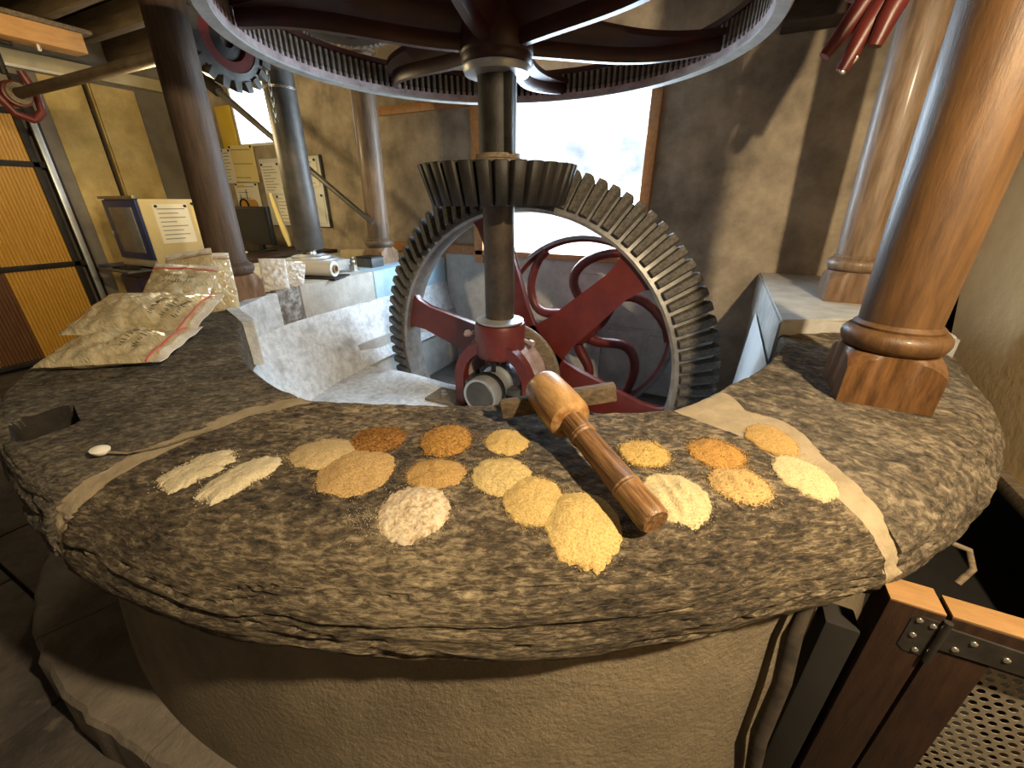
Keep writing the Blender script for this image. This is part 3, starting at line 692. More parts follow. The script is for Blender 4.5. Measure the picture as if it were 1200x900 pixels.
for k, A in enumerate(ARM):
    v = []; f = []; n = 20
    for i in range(n + 1):
        q = i / n; r = .14 + (RG - .085 - .14) * q
        bend = .30 * math.sin(PI * min(1, q * 1.02)) * q ** .6
        a = R_(A) + bend * .55 - .10 * q
        # cross-section: deep web with a bottom bulb and a wider flange
        zb = -.02 + .055 * q ** 2; zt = .16 - .03 * q
        t = Vector((math.cos(a), math.sin(a), 0)); s_ = Vector((-math.sin(a), math.cos(a), 0)); P = t * r
        hw = .030; fw_ = .075 - .02 * q
        for off, z in ((-hw * .6, zb), (hw * .6, zb), (hw, zb + .03), (hw * .7, zb + .07), (fw_, zt - .03), (fw_, zt), (-fw_, zt), (-fw_, zt - .03), (-hw * .7, zb + .07), (-hw, zb + .03)):
            p = P + s_ * off; v.append((p.x, p.y, z))
    for i in range(n):
        for j in range(10): f.append((i * 10 + j, (i + 1) * 10 + j, (i + 1) * 10 + (j + 1) % 10, i * 10 + (j + 1) % 10))
    f += [list(range(10)), [n * 10 + j for j in range(9, -1, -1)]]
    m = MB(); m.add(v, f); m.build('curved_arm', RED_D, gw)

# ------------------------------------------------------------------ line shaft, hanger, small bevel gear, stay, pipe, chain
LZ, LV = 2.47, -.25
ls = tag(MB().cyl((-5.25, LV, LZ), (-1.78, LV, LZ), .042, seg=24).build('line_shaft', IRON_S), 'grey horizontal line shaft running left from the small red gear', 'shaft')
sg = thing('small_gear', 'small toothed gear with red hub on the line shaft behind the dark left column', 'gear', (-1.80, LV, LZ))
RYZ = RY(PI / 2)
m = MB(); m.lathe([(.10, -.03), (.13, -.035), (.165, -.01), (.175, .02), (.175, .05), (.11, .05), (.10, .03)], RYZ, seg=48, closed_prof=True); m.build('hub', RED, sg)
m = MB(); m.lathe([(.04, -.01), (.105, .0), (.105, .03), (.04, .04)], RYZ, seg=40, closed_prof=True); m.build('web', IRON, sg)
m = MB(); m.lathe([(.165, -.02), (.195, -.025), (.225, .045), (.17, .055)], RYZ, seg=64, closed_prof=True); m.build('rim', GEARG, sg)
m = MB(); m.add([(.19, -.020, -.055), (.19, .020, -.055), (.230, .015, -.06), (.230, -.015, -.06), (.215, -.023, .06), (.215, .023, .06), (.275, .018, .055), (.275, -.018, .055)], [(0, 1, 2, 3), (7, 6, 5, 4), (0, 4, 5, 1), (1, 5, 6, 2), (2, 6, 7, 3), (3, 7, 4, 0)])
s0 = m.build('tooth', GEARG, sg)
for k in range(20):
    T = RYZ @ RZ(2 * PI * k / 20)
    if k == 0: s0.matrix_local = T
    else: inst(s0, 'tooth', sg, T)
# hanger on the orange beam
hg = thing('shaft_hanger', 'red cast hanger bracket holding the line shaft under the orange beam', 'bracket', (-4.95, LV, LZ))
m = MB(); m.tube([(-.05, 0, .425), (-.05, 0, .16)], .028, 10); m.tube([(-.05, -.13, .42), (-.05, .13, .42)], .025, 10); m.build('hanger_stem', IRON, hg)
m = MB(); m.lathe([(.06, -.06), (.10, -.05), (.11, 0), (.10, .05), (.06, .06)], RYZ, seg=32); m.tube([(0, -.10, .2), (0, -.14, .0), (0, -.06, -.16), (0, .06, -.2)], [.03, .035, .035, .03], 10); m.tube([(0, .10, .2), (0, .15, .02), (0, .14, -.12), (0, .06, -.2)], [.03, .035, .035, .03], 10); m.build('hanger_yoke', RED, hg)
m = MB(); m.lathe([(.045, -.09), (.085, -.09), (.085, .09), (.045, .09)], RYZ, seg=32); m.build('bearing_bush', BARW, hg)
ob_ = thing('orange_beam', 'orange-brown timber beam at the top left carrying the shaft hanger', 'beam', (-4.9, -.35, 2.98))
m = MB(); m.box((0, .0, .0), (.22, 1.42, .16), bev=.006); m.build('beam', WOOD_O, ob_)
m = MB(); m.box((0, .03, .098), (.30, 1.50, .036), bev=.006); m.build('top_board', BARW, ob_)
for y in (-.2, .12):
    m = MB(); m.cyl((0.02, y + .25, -.08), (0.02, y + .25, -.13), .018, seg=8); m.build('bolt', BRIGHT, ob_)
# joists
for i, y in enumerate((-.35, .12, .59, 1.06)):
    m = MB(); m.box((-3.6, y, CEIL - .125), (4.6, .09, .22), bev=.006); tag(m.build('ceiling_joist', M('joist', (.085, .060, .032), (.14, .10, .055), 5, .8, 0, .2, 20, (.6, 5, 5))), ['ceiling joist nearest the viewer, crossing above the orange beam', 'ceiling joist crossing above the far end of the orange beam', 'ceiling joist just beyond the end of the orange beam', 'ceiling joist closest to the window wall at upper left'][i], 'joist', 'ceiling joists')
# diagonal stay
st = thing('stay_rod', 'thin grey rod slanting from the small red gear down to the pale column', 'rod', (-1.9, .95, 1.36))
m = MB(); m.tube([(0, 0, 0), (-.95, -.0, .62), (-1.9, -.0, 1.25)], [.022, .028, .034], 12); m.build('rod', PIPE, st)
m = MB(); m.cyl((-1.9, 0, 1.25), (-2.1, 0, 1.38), .055, .06, seg=12); m.build('rod_socket', IRON, st)
# pipe
pp = thing('grey_pipe', 'thick grey standing pipe with flanged foot between the two left columns', 'pipe', (-2.13, .36, 1.055))
m = MB(); m.box((-.06, .08, -.045), (.50, .38, .09), bev=.01); m.build('pipe_bed', GREYW, pp)
m = MB(); m.lathe([(0, .0), (.225, 0), (.23, .015), (.22, .03), (.17, .035), (.165, .05), (.12, .055), (.11, .07)], seg=48); m.build('foot_flange', ALU, pp, label='pale round foot flange')
m = MB(); m.lathe([(.05, .06), (.045, .085), (.055, .09), (.05, .105)], seg=24); m.build('neck', ALU, pp)
m = MB(); m.lathe([(0, .105), (.112, .105), (.12, .115), (.12, .60), (.122, .60), (.122, .61), (.118, .61), (.118, 1.95)], seg=40); m.build('tube', PIPE, pp)
m = MB(); m.lathe([(.119, 1.30), (.123, 1.30), (.123, 1.318), (.119, 1.318)], seg=40); m.build('band', BRIGHT, pp)
# horizontal gear on top of the pipe
tg = thing('stone_nut_gear', 'dark horizontal gear behind the rim of the overhead spur wheel at upper left', 'gear', (-1.62, .62, 2.72))
m = MB(); m.lathe([(.13, 0), (.28, 0), (.31, .02), (.31, .14), (.13, .14)], seg=64, closed_prof=True); m.build('gear_body', IRON, tg)
m = MB(); m.box((.325, 0, .07), (.05, .028, .15), bev=.004); g0 = m.build('tooth', COG, tg)
for k in range(1, 36): inst(g0, 'tooth', tg, RZ(2 * PI * k / 36))
# chain
ch = thing('hanging_chain', 'short steel chain hanging in front of the small window', 'chain', (-2.04, .205, 2.47))
m = MB(); m.tube([(.010 * math.cos(a) * 1.0, 0, .021 * math.sin(a)) for a in [2 * PI * i / 12 for i in range(12)]], .0042, 6, closed=True); k0 = m.build('link', ZINC, ch)
for k in range(11):
    T = TR((0, 0, -.034 * k)) @ RZ(PI / 2 * (k % 2) + .4)
    if k == 0: k0.matrix_local = T
    else: inst(k0, 'link', ch, T)

# right side overhead: red bracket, dark beam
rb = thing('red_bracket', 'red forked iron bracket hanging at the upper right beside the nearest column', 'bracket', (1.60, .45, 2.27))
m = MB(); m.tube([(-.10, -.02, -.10), (-.03, 0, .02), (.04, 0, .16), (.10, .02, .5)], [.024, .040, .050, .055], 10); m.tube([(-.02, -.05, -.17), (.03, -.04, -.02), (.10, -.02, .14), (.16, 0, .5)], [.026, .042, .05, .055], 10)
m.box((.05, -.0, .22), (.16, .05, .3), bev=.012, rot=Matrix.Rotation(.35, 3, 'Y')); m.build('fork', RED, rb)
m = MB(); m.tube([(.07, -.09, -.10), (.09, -.09, .0), (.15, -.07, .18), (.2, -.05, .5)], [.028, .040, .048, .055], 10); m.build('fork_arm', RED, rb)
m = MB(); m.cyl((-.02, -.05, -.175), (.02, -.05, -.12), .016, seg=10); m.build('pin', BRIGHT, rb)
bb = thing('wall_bracket_beam', 'dark beam end projecting from the wall at the upper right', 'beam', (1.55, 1.56, 2.66)); m = MB(); m.box((.15, 0, 0), (.75, .26, .11), bev=.008); m.build('beam', WOOD_D, bb)

# ------------------------------------------------------------------ sliding door at the left
dr = thing('sliding_door', 'sliding door with ochre and brown reeded slat panels in a dark frame', 'door', (UL + .16, -.9, FZ))
zs = [0.02, 1.06, 2.12, 2.62]
for z in zs:
    m = MB(); m.box((0, 0, z + .03), (.06, 1.86, .06), bev=.005); m.build('rail', IRON, dr)
for y in (-.93, .86):
    m = MB(); m.box((0, y, 1.32), (.06, .06, 2.65), bev=.005); m.build('stile', IRON, dr)
for i in range(3):
    z0, z1 = zs[i] + .06, zs[i + 1]
    for y0, y1, mt in ((-.90, -.60, SLATD), (-.60, -.12, SLAT), (-.12, .24, SLATD), (.24, .83, SLAT)):
        m = MB(); n = int((y1 - y0) / .03)
        for k in range(n):
            yy = y0 + (k + .5) * (y1 - y0) / n
            m.cyl((.0, yy, z0), (.0, yy, z1), .017, seg=8, caps=False)
        o = m.build('slat_panel', mt, dr); o['kind'] = 'stuff'
m = MB(); m.box((.05, .96, 1.28), (.035, .055, 2.56), bev=.004); m.build('guide_bar', STEEL, dr, label='bright steel upright bar at the door edge')

# ------------------------------------------------------------------ cupboard, cabinet, desk with monitor, papers
CX, CY = -4.62, .10
cb = thing('navy_cupboard', 'low navy blue metal cupboard under the beige cabinet', 'cupboard', (CX, CY, FZ))
m = MB(); m.box((-.10, .38, .53), (.95, .72, 1.02), bev=.008); m.build('body', NAVY, cb)
m = MB(); m.box((-.25, .36, 1.06), (1.35, .80, .04), bev=.006); m.build('top', NAVY, cb)
for x in (-.34, .13):
    m = MB(); m.box((x, .012, .52), (.45, .02, .9), bev=.005); d = m.build('door', NAVY, cb)
    m = MB(); m.cyl((x + .18, -.0, .6), (x + .18, -.03, .6), .012, seg=10); m.build('knob', BRIGHT, d)
cab = thing('beige_cabinet', 'beige metal cabinet with navy framed smoked door and pinned papers', 'cabinet', (CX, CY, FZ + 1.09))
m = MB(); m.box((0, .42, .36), (.70, .80, .70), bev=.008); m.build('body', BEIGE, cab)
m = MB(); m.box((0, .008, .40), (.68, .03, .60), bev=.006); d = m.build('door', NAVY, cab)
m = MB(); m.box((.01, -.012, .40), (.46, .012, .46), bev=.003); m.build('door_pane', SMOKE, d)
m = MB(); m.box((-.31, -.016, .36), (.02, .02, .05), bev=.004); m.build('latch', ZINC, d)
m = MB(); m.box((0, .01, .05), (.70, .04, .05), bev=.005); m.build('foot_rail', STEEL, cab)
m = MB(); m.box((0, .0, .725), (.72, .05, .03), bev=.004); m.build('top_edge', ZINC, cab)
tl = thing('tool_tray', 'flat tray of dark tools lying before the beige cabinet', 'tray', (CX + .05, CY - .16, FZ + 1.085))
m = MB(); m.box((0, 0, .01), (.62, .24, .018), bev=.004); m.build('tray', CHAR, tl)
for x in (-.15, .0, .12):
    m = MB(); m.tube([(x, -.05, .03), (x + .12, .02, .035)], [.012, .02], 8); m.build('tool', IRON, tl)

def sheet(name, c, wdt, hgt, normal, mat, label, cat='paper', rot=0, lines=7, group=None, marks=INK):
    """sheet of paper hung on a wall; normal is 'y' (window wall) or 'x' (faces right)"""
    T = (TR(c) @ RY(rot)) if normal == 'y' else (TR(c) @ RZ(PI / 2) @ RY(rot))
    o = thing(name, label, cat, c, group)
    L = Matrix.Identity(4) if normal == 'y' else RZ(PI / 2)
    L = L @ RY(rot)
    m = MB(); m.box((0, 0, 0), (wdt, .004, hgt), T=L); m.build('sheet', mat, o, smooth=False)
    m = MB(); rnd = random.Random(int(abs(c[0] * 1000) + c[2] * 77))
    for i in range(lines):
        z = hgt * (.38 - .76 * i / max(1, lines - 1)); x0 = -wdt * .40; x1 = x0 + wdt * rnd.uniform(.35, .8)
        m.box(((x0 + x1) / 2, -.003, z), (x1 - x0, .002, hgt * .022), T=L)
    if lines: m.build('print_lines', M('faded_print', (.22, .21, .19), (.30, .29, .26), 5, .9), o, smooth=False, kind='stuff')
    for px_, pz in ((-.42, .45), (.42, .45)):
        m = MB(); m.cyl((px_ * wdt, -.002, pz * hgt), (px_ * wdt, -.014, pz * hgt), .014, seg=10, T=L); m.build('pin', INK, o, smooth=True)
    return o
sheet('paper_notice', (CX + .353, CY + .30, FZ + 1.55), .34, .40, 'x', PAPER, 'white typed notice pinned on the side of the beige cabinet', lines=8)
sheet('paper_notice', (CX + .353, CY + .60, FZ + 1.60), .19, .34, 'x', YPAPER, 'small yellow card pinned behind the white notice on the beige cabinet', 'paper', lines=3)
# papers on window wall
sheet('wall_paper', (-4.76, VB - .02, 2.02), .52, .44, 'y', YPAPER, 'upper yellowed paper sheet pinned below the small window', rot=.03, lines=3)
sheet('wall_paper', (-5.08, VB - .025, 2.0), .18, .42, 'y', PAPER, 'narrow paper strip pinned at the left of the yellowed sheet', rot=.03, lines=9)
wp = sheet('wall_chart', (-4.82, VB - .02, 1.60), .50, .38, 'y', PAPER, 'white chart with dark rules and a yellow heading above the monitor', rot=.02, lines=5)
m = MB(); m.box((-.12, -.004, .15), (.16, .003, .03)); m.build('yellow_heading', STRONG_Y, wp, smooth=False)
m = MB(); m.box((-.02, -.004, -.03), (.012, .003, .28)); m.box((-.16, -.004, -.06), (.010, .003, .22)); m.build('chart_rule', INK, wp, smooth=False)
wb = thing('notice_board', 'white notice board with papers behind the grey pipe', 'board', (-3.86, VB - .03, 1.66))
m = MB(); m.box((0, 0, 0), (1.10, .02, .80), bev=.004); m.build('board', BOARD, wb)
m = MB(); m.box((.565, 0, .0), (.02, .03, .82), bev=.004); m.build('board_edge', CHAR, wb)
sheet('board_paper', (-4.20, VB - .05, 1.83), .36, .36, 'y', PAPER, 'typed sheet at the upper left of the notice board', lines=9)
sheet('board_paper', (-4.08, VB - .056, 1.47), .20, .32, 'y', PAPER, 'small sheet with red-blue print low on the notice board', lines=7)
sheet('board_paper', (-3.50, VB - .05, 1.88), .30, .30, 'y', PAPER, 'sheet at the upper right of the notice board', lines=4)
sheet('board_paper', (-3.50, VB - .05, 1.48), .34, .34, 'y', BOARD, 'plain pale sheet at the lower right of the notice board', lines=0, rot=.06)
jr = thing('amber_disc', 'amber round disc on the wall just above the black monitor', 'disc', (-4.72, VB - .08, 1.50))  # orange round thing built as a wall disc, gives no light
m = MB(); m.lathe([(0, -.08), (.075, -.08), (.085, -.06), (.085, .08), (.0, .08)], RX(PI / 2), seg=32); m.build('body', M('amber', (.50, .24, .03), (.60, .31, .05), 5, .3), jr)
m = MB(); m.lathe([(.078, .075), (.094, .08), (.094, .10), (.078, .10)], RX(PI / 2), seg=32); m.build('rim', IRON, jr)
dk = thing('desk', 'dark wooden desk in the far left corner under the papers', 'desk', (-3.95, 1.05, FZ))
m = MB(); m.box((.30, -.05, 1.20), (1.0, 1.15, .05), bev=.006); m.build('top', WOOD_G, dk)
for sx in (-.15, .75):
    for sy in (-.55, .45):
        m = MB(); m.box((sx, sy, .6), (.07, .07, 1.18), bev=.005); m.build('leg', WOOD_G, dk)
m = MB(); m.box((.3, -.58, 1.10), (.95, .03, .16), bev=.004); m.build('apron', WOOD_G, dk)
mo = thing('computer_monitor', 'black flat monitor standing on the dark desk', 'monitor', (-3.80, .98, FZ + 1.225))
m = MB(); m.box((0, 0, .29), (.66, .05, .42), bev=.012); m.build('case', BLACK, mo)
m = MB(); m.box((0, -.028, .29), (.60, .004, .36)); m.build('screen', M('dark_screen', (.004, .004, .006), (.006, .006, .008), 3, .6), mo, smooth=False)
m = MB(); m.box((0, .05, .05), (.08, .04, .12), bev=.005); m.box((0, .04, .01), (.26, .2, .02), bev=.006); m.build('stand', BLACK, mo)
kb = thing('open_ledger', 'open ledger lying on the near end of the desk', 'book', (-3.90, .62, FZ + 1.232)); 
m = MB(); m.box((0, .0, .012), (.50, .24, .02), bev=.004); m.build('pages', PAPER, kb); m = MB(); m.box((0, 0, -.002), (.54, .27, .008), bev=.002); m.build('cover', INK, kb)
fo = thing('paper_roll', 'hanging yellowed paper strip curling beside the monitor', 'paper', (-3.44, 1.1, 1.02))
m = MB(); m.tube([(-.10, 0, .62), (-.05, 0, .40), (.02, 0, .18), (.05, 0, .05)], [.02, .03, .035, .02], 8); m.build('strip', YPAPER, fo)

# ------------------------------------------------------------------ small things on the left ledge
LT = .965
fr = thing('film_roll', 'roll of clear stretch film lying before the grey pipe', 'roll', (-1.83, .12, LT + .075))
d = Vector((.34, .10, -.0)).normalized(); 
Tq = d.to_track_quat('Z', 'Y').to_matrix().to_4x4()
m = MB(); m.lathe([(.033, -.19), (.062, -.19), (.066, -.18), (.066, .18), (.062, .19), (.033, .19)], Tq, seg=40); m.build('film', FILM, fr)
m = MB(); m.lathe([(.024, -.21), (.033, -.21), (.033, .205), (.024, .205), (.024, -.21)], Tq, seg=24); m.build('core', CARD, fr)
bd = tag(MB().box((-1.83, .12, LT + .006), (.50, .24, .018), bev=.004, rz=.28).build('dark_board', IRON), 'thin dark board under the film roll', 'board')
bt = thing('threaded_spindle', 'small upright threaded spindle with nut between film roll and dark box', 'spindle', (-1.78, .50, LT))
m = MB(); m.lathe([(0, 0), (.055, 0), (.055, .012), (.02, .016), (.02, .03)], seg=24); m.build('washer', ALU, bt)
m = MB(); m.cyl((0, 0, .012), (0, 0, .06), .036, seg=6); m.build('nut', ZINC, bt)
m = MB(); m.lathe([(.02, .05), (.02, .075), (.026, .085), (.022, .10), (.014, .105), (.019, .115), (.016, .13), (.0, .135)], seg=20); m.build('stud', ZINC, bt)
for i, (x, y) in enumerate(((-1.90, .36),)):
    m = MB(); m.cyl((x, y, LT), (x, y, LT + .07), .035, .03, seg=20); m.lathe([(.02, .07), (.034, .072), (.034, .10), (.0, .102)], TR((x, y, LT)), seg=20); tag(m.build('small_pot', ZINC), 'small grey metal pot behind the film roll end', 'pot')
bx = thing('dark_box', 'small dark grey box standing beside the pale column foot', 'box', (-1.86, .80, LT))
m = MB(); m.box((0, 0, .045), (.20, .16, .09), bev=.005); m.build('body', CHAR, bx); m = MB(); m.box((0, 0, .095), (.205, .165, .014), bev=.004); m.build('lid', IRON, bx)
bo = tag(MB().box((-2.35, 1.22, LT + .05), (.55, .16, .10), bev=.03, rz=.05).build('flour_sack_roll', M('hessian', (.36, .28, .17), (.46, .37, .24), 9, .95, 0, .4, 60)), 'pale rolled sack lying against the wall behind the pipe', 'sack')

# ------------------------------------------------------------------ plastic flour bags
def bag(name, label, T, w_, l_, th, mat=BAG, bend=0, seed=0, zip_=True, group='bags of flour', ink=2, cat='bag', zipmat=None):
    """pillow bag; local x across, y along (zip at +y), z up"""
    loc = T.to_translation()
    t = thing(name, label, cat, loc, group)
    R = TR(-loc) @ T
    nx, ny = 26, 34
    v = []; f = []
    def P(u, q, sgn):
        x = (u - .5) * w_; y = (q - .5) * l_
        e = min(u, 1 - u) * 2; e2 = min(q * 2.6, (1 - q) * 1.5, 1)
        full = (max(0, e) ** .42) * (max(0, e2) ** .55)
        z = sgn * .5 * th * full
        wr = fbm((u * 4 + seed, q * 9, seed + sgn), 4) * .017 + .007 * math.sin(q * 40 + u * 9 + seed) * fbm((u * 3, q * 3, seed + 9), 2)
        z += wr * (.25 + full) * (1 if sgn > 0 else .3)
        x *= 1 - .05 * full + .03 * fbm((q * 4, seed, 1), 2)
        if bend: z += bend * ((q - .5) * 2) ** 2 * l_ * .5
        return (x, y, z)
    idx = {}
    for sgn in (1, -1):
        for i in range(nx + 1):
            for j in range(ny + 1):
                idx[sgn, i, j] = len(v); v.append(P(i / nx, j / ny, sgn))
        for i in range(nx):
            for j in range(ny):
                q = (idx[sgn, i, j], idx[sgn, i + 1, j], idx[sgn, i + 1, j + 1], idx[sgn, i, j + 1]); f.append(q if sgn > 0 else q[::-1])
    for j in range(ny):
        for i in (0, nx): f.append((idx[1, i, j], idx[-1, i, j], idx[-1, i, j + 1], idx[1, i, j + 1]))
    for i in range(nx):
        for j in (0, ny): f.append((idx[1, i, j], idx[-1, i, j], idx[-1, i + 1, j], idx[1, i + 1, j]))
    m = MB(); m.add(v, f, R); m.build('bag_body', mat, t, ang=80)
    if zip_:
        m = MB(); pts = [R @ (Vector(P(i / 14, .93, 1)) + Vector((0, 0, .003))) for i in range(15)]
        m.tube(pts, .0035, 6); m.build('zip_strip', zipmat or REDZIP, t)
        fl = MB(); v2 = []; 
        for i in range(15):
            for q in (.97, 1.04): 
                p = Vector(P(i / 14, min(q, 1), 1)); p.y = (q - .5) * l_; p.z += .003 * math.sin(i * 1.3 + seed); v2.append(p); v2.append(p + Vector((0, 0, -.003)))
        ff = []
        for i in range(14):
            a = i * 4; c = a + 4; ff += [(a, c, c + 2, a + 2), (a + 1, a + 3, c + 3, c + 1), (a, a + 1, c + 1, c), (a + 2, c + 2, c + 3, a + 3)]
        fl.add(v2, ff, R); fl.build('bag_lip', BAGW, t)
    if ink:
        m = MB(); rnd = random.Random(seed * 3 + 5)
        for row in range(ink):
            qy = .62 + .10 * row; xx = .30
            while xx < .72:
                a = P(xx, qy + rnd.uniform(-.012, .012), 1); c = P(xx + rnd.uniform(.004, .02), qy + rnd.uniform(.02, .05), 1)
                m.tube([R @ (Vector(a) + Vector((0, 0, .004))), R @ (Vector(c) + Vector((0, 0, .004)))], .0014, 5)
                xx += rnd.uniform(.025, .07)
        m.build('pen_marks', INK, t, kind='stuff')
    return t
def frame(c, ydir, zdir):
    y = Vector(ydir).normalized(); z = Vector(zdir); z = (z - y * z.dot(y)).normalized(); x = y.cross(z)
    return TR(c) @ Matrix((x, y, z)).transposed().to_4x4()
bag('flour_bag', 'front flour bag lying flat at the edge of the left stone slab', frame((-.93, -1.60, 1.005), (.52, .30, .02), (.1, -.15, 1)), .30, .46, .13, seed=1)
bag('flour_bag', 'flour bag with pen marks lying across the front bag', frame((-1.08, -1.42, 1.085), (.60, .36, -.02), (.15, -.30, 1)), .34, .50, .13, seed=2, ink=3)
bag('flour_bag', 'flour bag leaning up behind the two flat bags', frame((-1.33, -1.16, 1.10), (-.36, .44, .33), (.35, -.30, .6)), .30, .46, .12, seed=3)
bag('flour_bag', 'pale flour bag standing upright against the dark left column', frame((-1.50, -.97, 1.11), (-.24, .16, .60), (.5, -.7, .28)), .25, .36, .085, seed=4, ink=0, zipmat=PINK)
bag('flour_bag', 'slim full bag standing upright right beside the dark column foot', frame((-1.50, -.865, 1.10), (-.16, .12, .62), (.75, -.4, .15)), .21, .33, .085, seed=6, ink=0, zipmat=PINK)
bag('clear_bag', 'crumpled clear plastic bag standing right of the dark left column', frame((-1.66, -.36, 1.06), (-.08, .1, .8), (.85, -.5, .1)), .17, .24, .06, mat=BAGW, seed=8, zip_=False, ink=0, group='crumpled clear bags')
bag('clear_bag', 'folded clear plastic bag leaning against the film roll', frame((-1.64, -.22, 1.045), (.05, .2, .7), (.9, -.3, .3)), .15, .19, .05, mat=BAGW, seed=9, zip_=False, ink=0, group='crumpled clear bags')

# ------------------------------------------------------------------ flour and meal piles
SZ = ZT + .002
def top_z(x, y):
    r = math.hypot(x, y); th = math.degrees(math.atan2(y, x)); ri, ro = lerp(IN, th), lerp(OUT, th)
    br = .17; q = (r - ri - .024) / max(.01, ro - br - ri - .024)
    z = ZT - .012 * max(0, min(q, 1) - .6) ** 2 * 4
    if q > 1: z -= .16 * (1 - math.cos(math.asin(min(.99, (r - ro + br) / br))))
    return z + fbm((x * 2.3, y * 2.3, ZT * 5), 4) * .007 + .0045 * fbm((x * 14, y * 20, 2), 4)
def pile(label, x, y, rx, ry, ang, h, c1, c2, grain=180, seed=0, grains=0, gcol=None, c3=None, groove=0, ragged=.10, sq=2):
    nr, na = 30, 110; v = [(0, 0, h * .75 + top_z(x, y) - SZ)]; f = []
    def prf(q): return max(0, 1 - q ** (2.0 if sq == 2 else 5)) * (1 if sq == 2 else 1)
    h *= .75
    ca, sa = math.cos(ang), math.sin(ang)
    for i in range(1, nr + 1):
        q = i / nr
        for k in range(na):
            a = 2 * PI * k / na
            rg = 1 + ragged * fbm((math.cos(a) * 2.2 + seed, math.sin(a) * 2.2, seed), 3) + ragged * .55 * fbm((math.cos(a) * 9 + seed, math.sin(a) * 9, seed + 4), 4)
            ca_, sa_ = math.cos(a), math.sin(a); se = (abs(ca_) ** sq + abs(sa_) ** sq) ** (-1 / sq)
            px_, py_ = q * rx * rg * se * ca_, q * ry * rg * se * sa_
            z = h * prf(q) + .0016 * fbm((px_ * 75 + seed, py_ * 75, seed), 4) * (1.1 - q * .8)
            if groove: z -= groove * (1 - q) ** .5 * (.5 + .5 * math.sin(px_ * 150 + 3 * fbm((px_ * 12, py_ * 12, seed), 2)))
            if q == 1: z = -.003
            z += top_z(x + ca * px_ - sa * py_, y + sa * px_ + ca * py_) + .001 - SZ
            v.append((ca * px_ - sa * py_, sa * px_ + ca * py_, z))
    for k in range(na): f.append((0, 1 + k, 1 + (k + 1) % na))
    for i in range(nr - 1):
        for k in range(na):
            a, b_ = 1 + i * na + k, 1 + i * na + (k + 1) % na
            f.append((a, a + na, b_ + na, b_))
    t = thing('flour_pile', label, 'flour pile', (x, y, SZ), 'piles of flour and meal on the front stone')
    m = MB(); m.add(v, f); o = m.build('heap', flourmat('heap_%d' % seed, c1, c2, grain, .6, c3), t, kind='stuff', ang=80)
    rnd = random.Random(seed)
    g = MB(); n = 420 + grains
    gs = .0022 if grains else .0014
    for i in range(n):
        a = rnd.uniform(0, 2 * PI); q = (rnd.uniform(.93, 1.0 + .38 * rnd.random() ** 3) if i < 420 else math.sqrt(rnd.random()) * 1.02)
        px_, py_ = q * rx * math.cos(a), q * ry * math.sin(a)
        z = h * prf(min(1, q))
        s_ = gs * rnd.uniform(.6, 1.3)
        c = Vector((ca * px_ - sa * py_, sa * px_ + ca * py_, z + s_ * .4)); c.z += top_z(x + c.x, y + c.y) + .001 - SZ
        d = [Vector((1, 0, 0)), Vector((-.5, .87, 0)), Vector((-.5, -.87, 0)), Vector((0, 0, 1.0))]
        rm = Matrix.Rotation(rnd.uniform(0, 6.3), 3, Vector((rnd.random(), rnd.random(), rnd.random() + .01)).normalized())
        g.add([c + rm @ q_ * s_ for q_ in d], [(0, 1, 2), (0, 1, 3), (1, 2, 3), (2, 0, 3)])
    bm = g.bm
    me = bpy.data.meshes.new('grains'); bm.to_mesh(me); bm.free(); me.materials.append(flourmat('grain_%d' % seed, gcol or c1, c2, grain))
    o = bpy.data.objects.new('grains', me); C.objects.link(o); o.parent = t; o['kind'] = 'stuff'
    return t
CRE = ((.78, .62, .36), (.88, .74, .47))
YEL = ((.74, .46, .11), (.86, .60, .20))
PAL = ((.78, .57, .22), (.88, .69, .33))
GOLD = ((.60, .33, .07), (.76, .47, .14))
ORA = ((.52, .24, .035), (.68, .36, .07))
RY_ = R_(26)
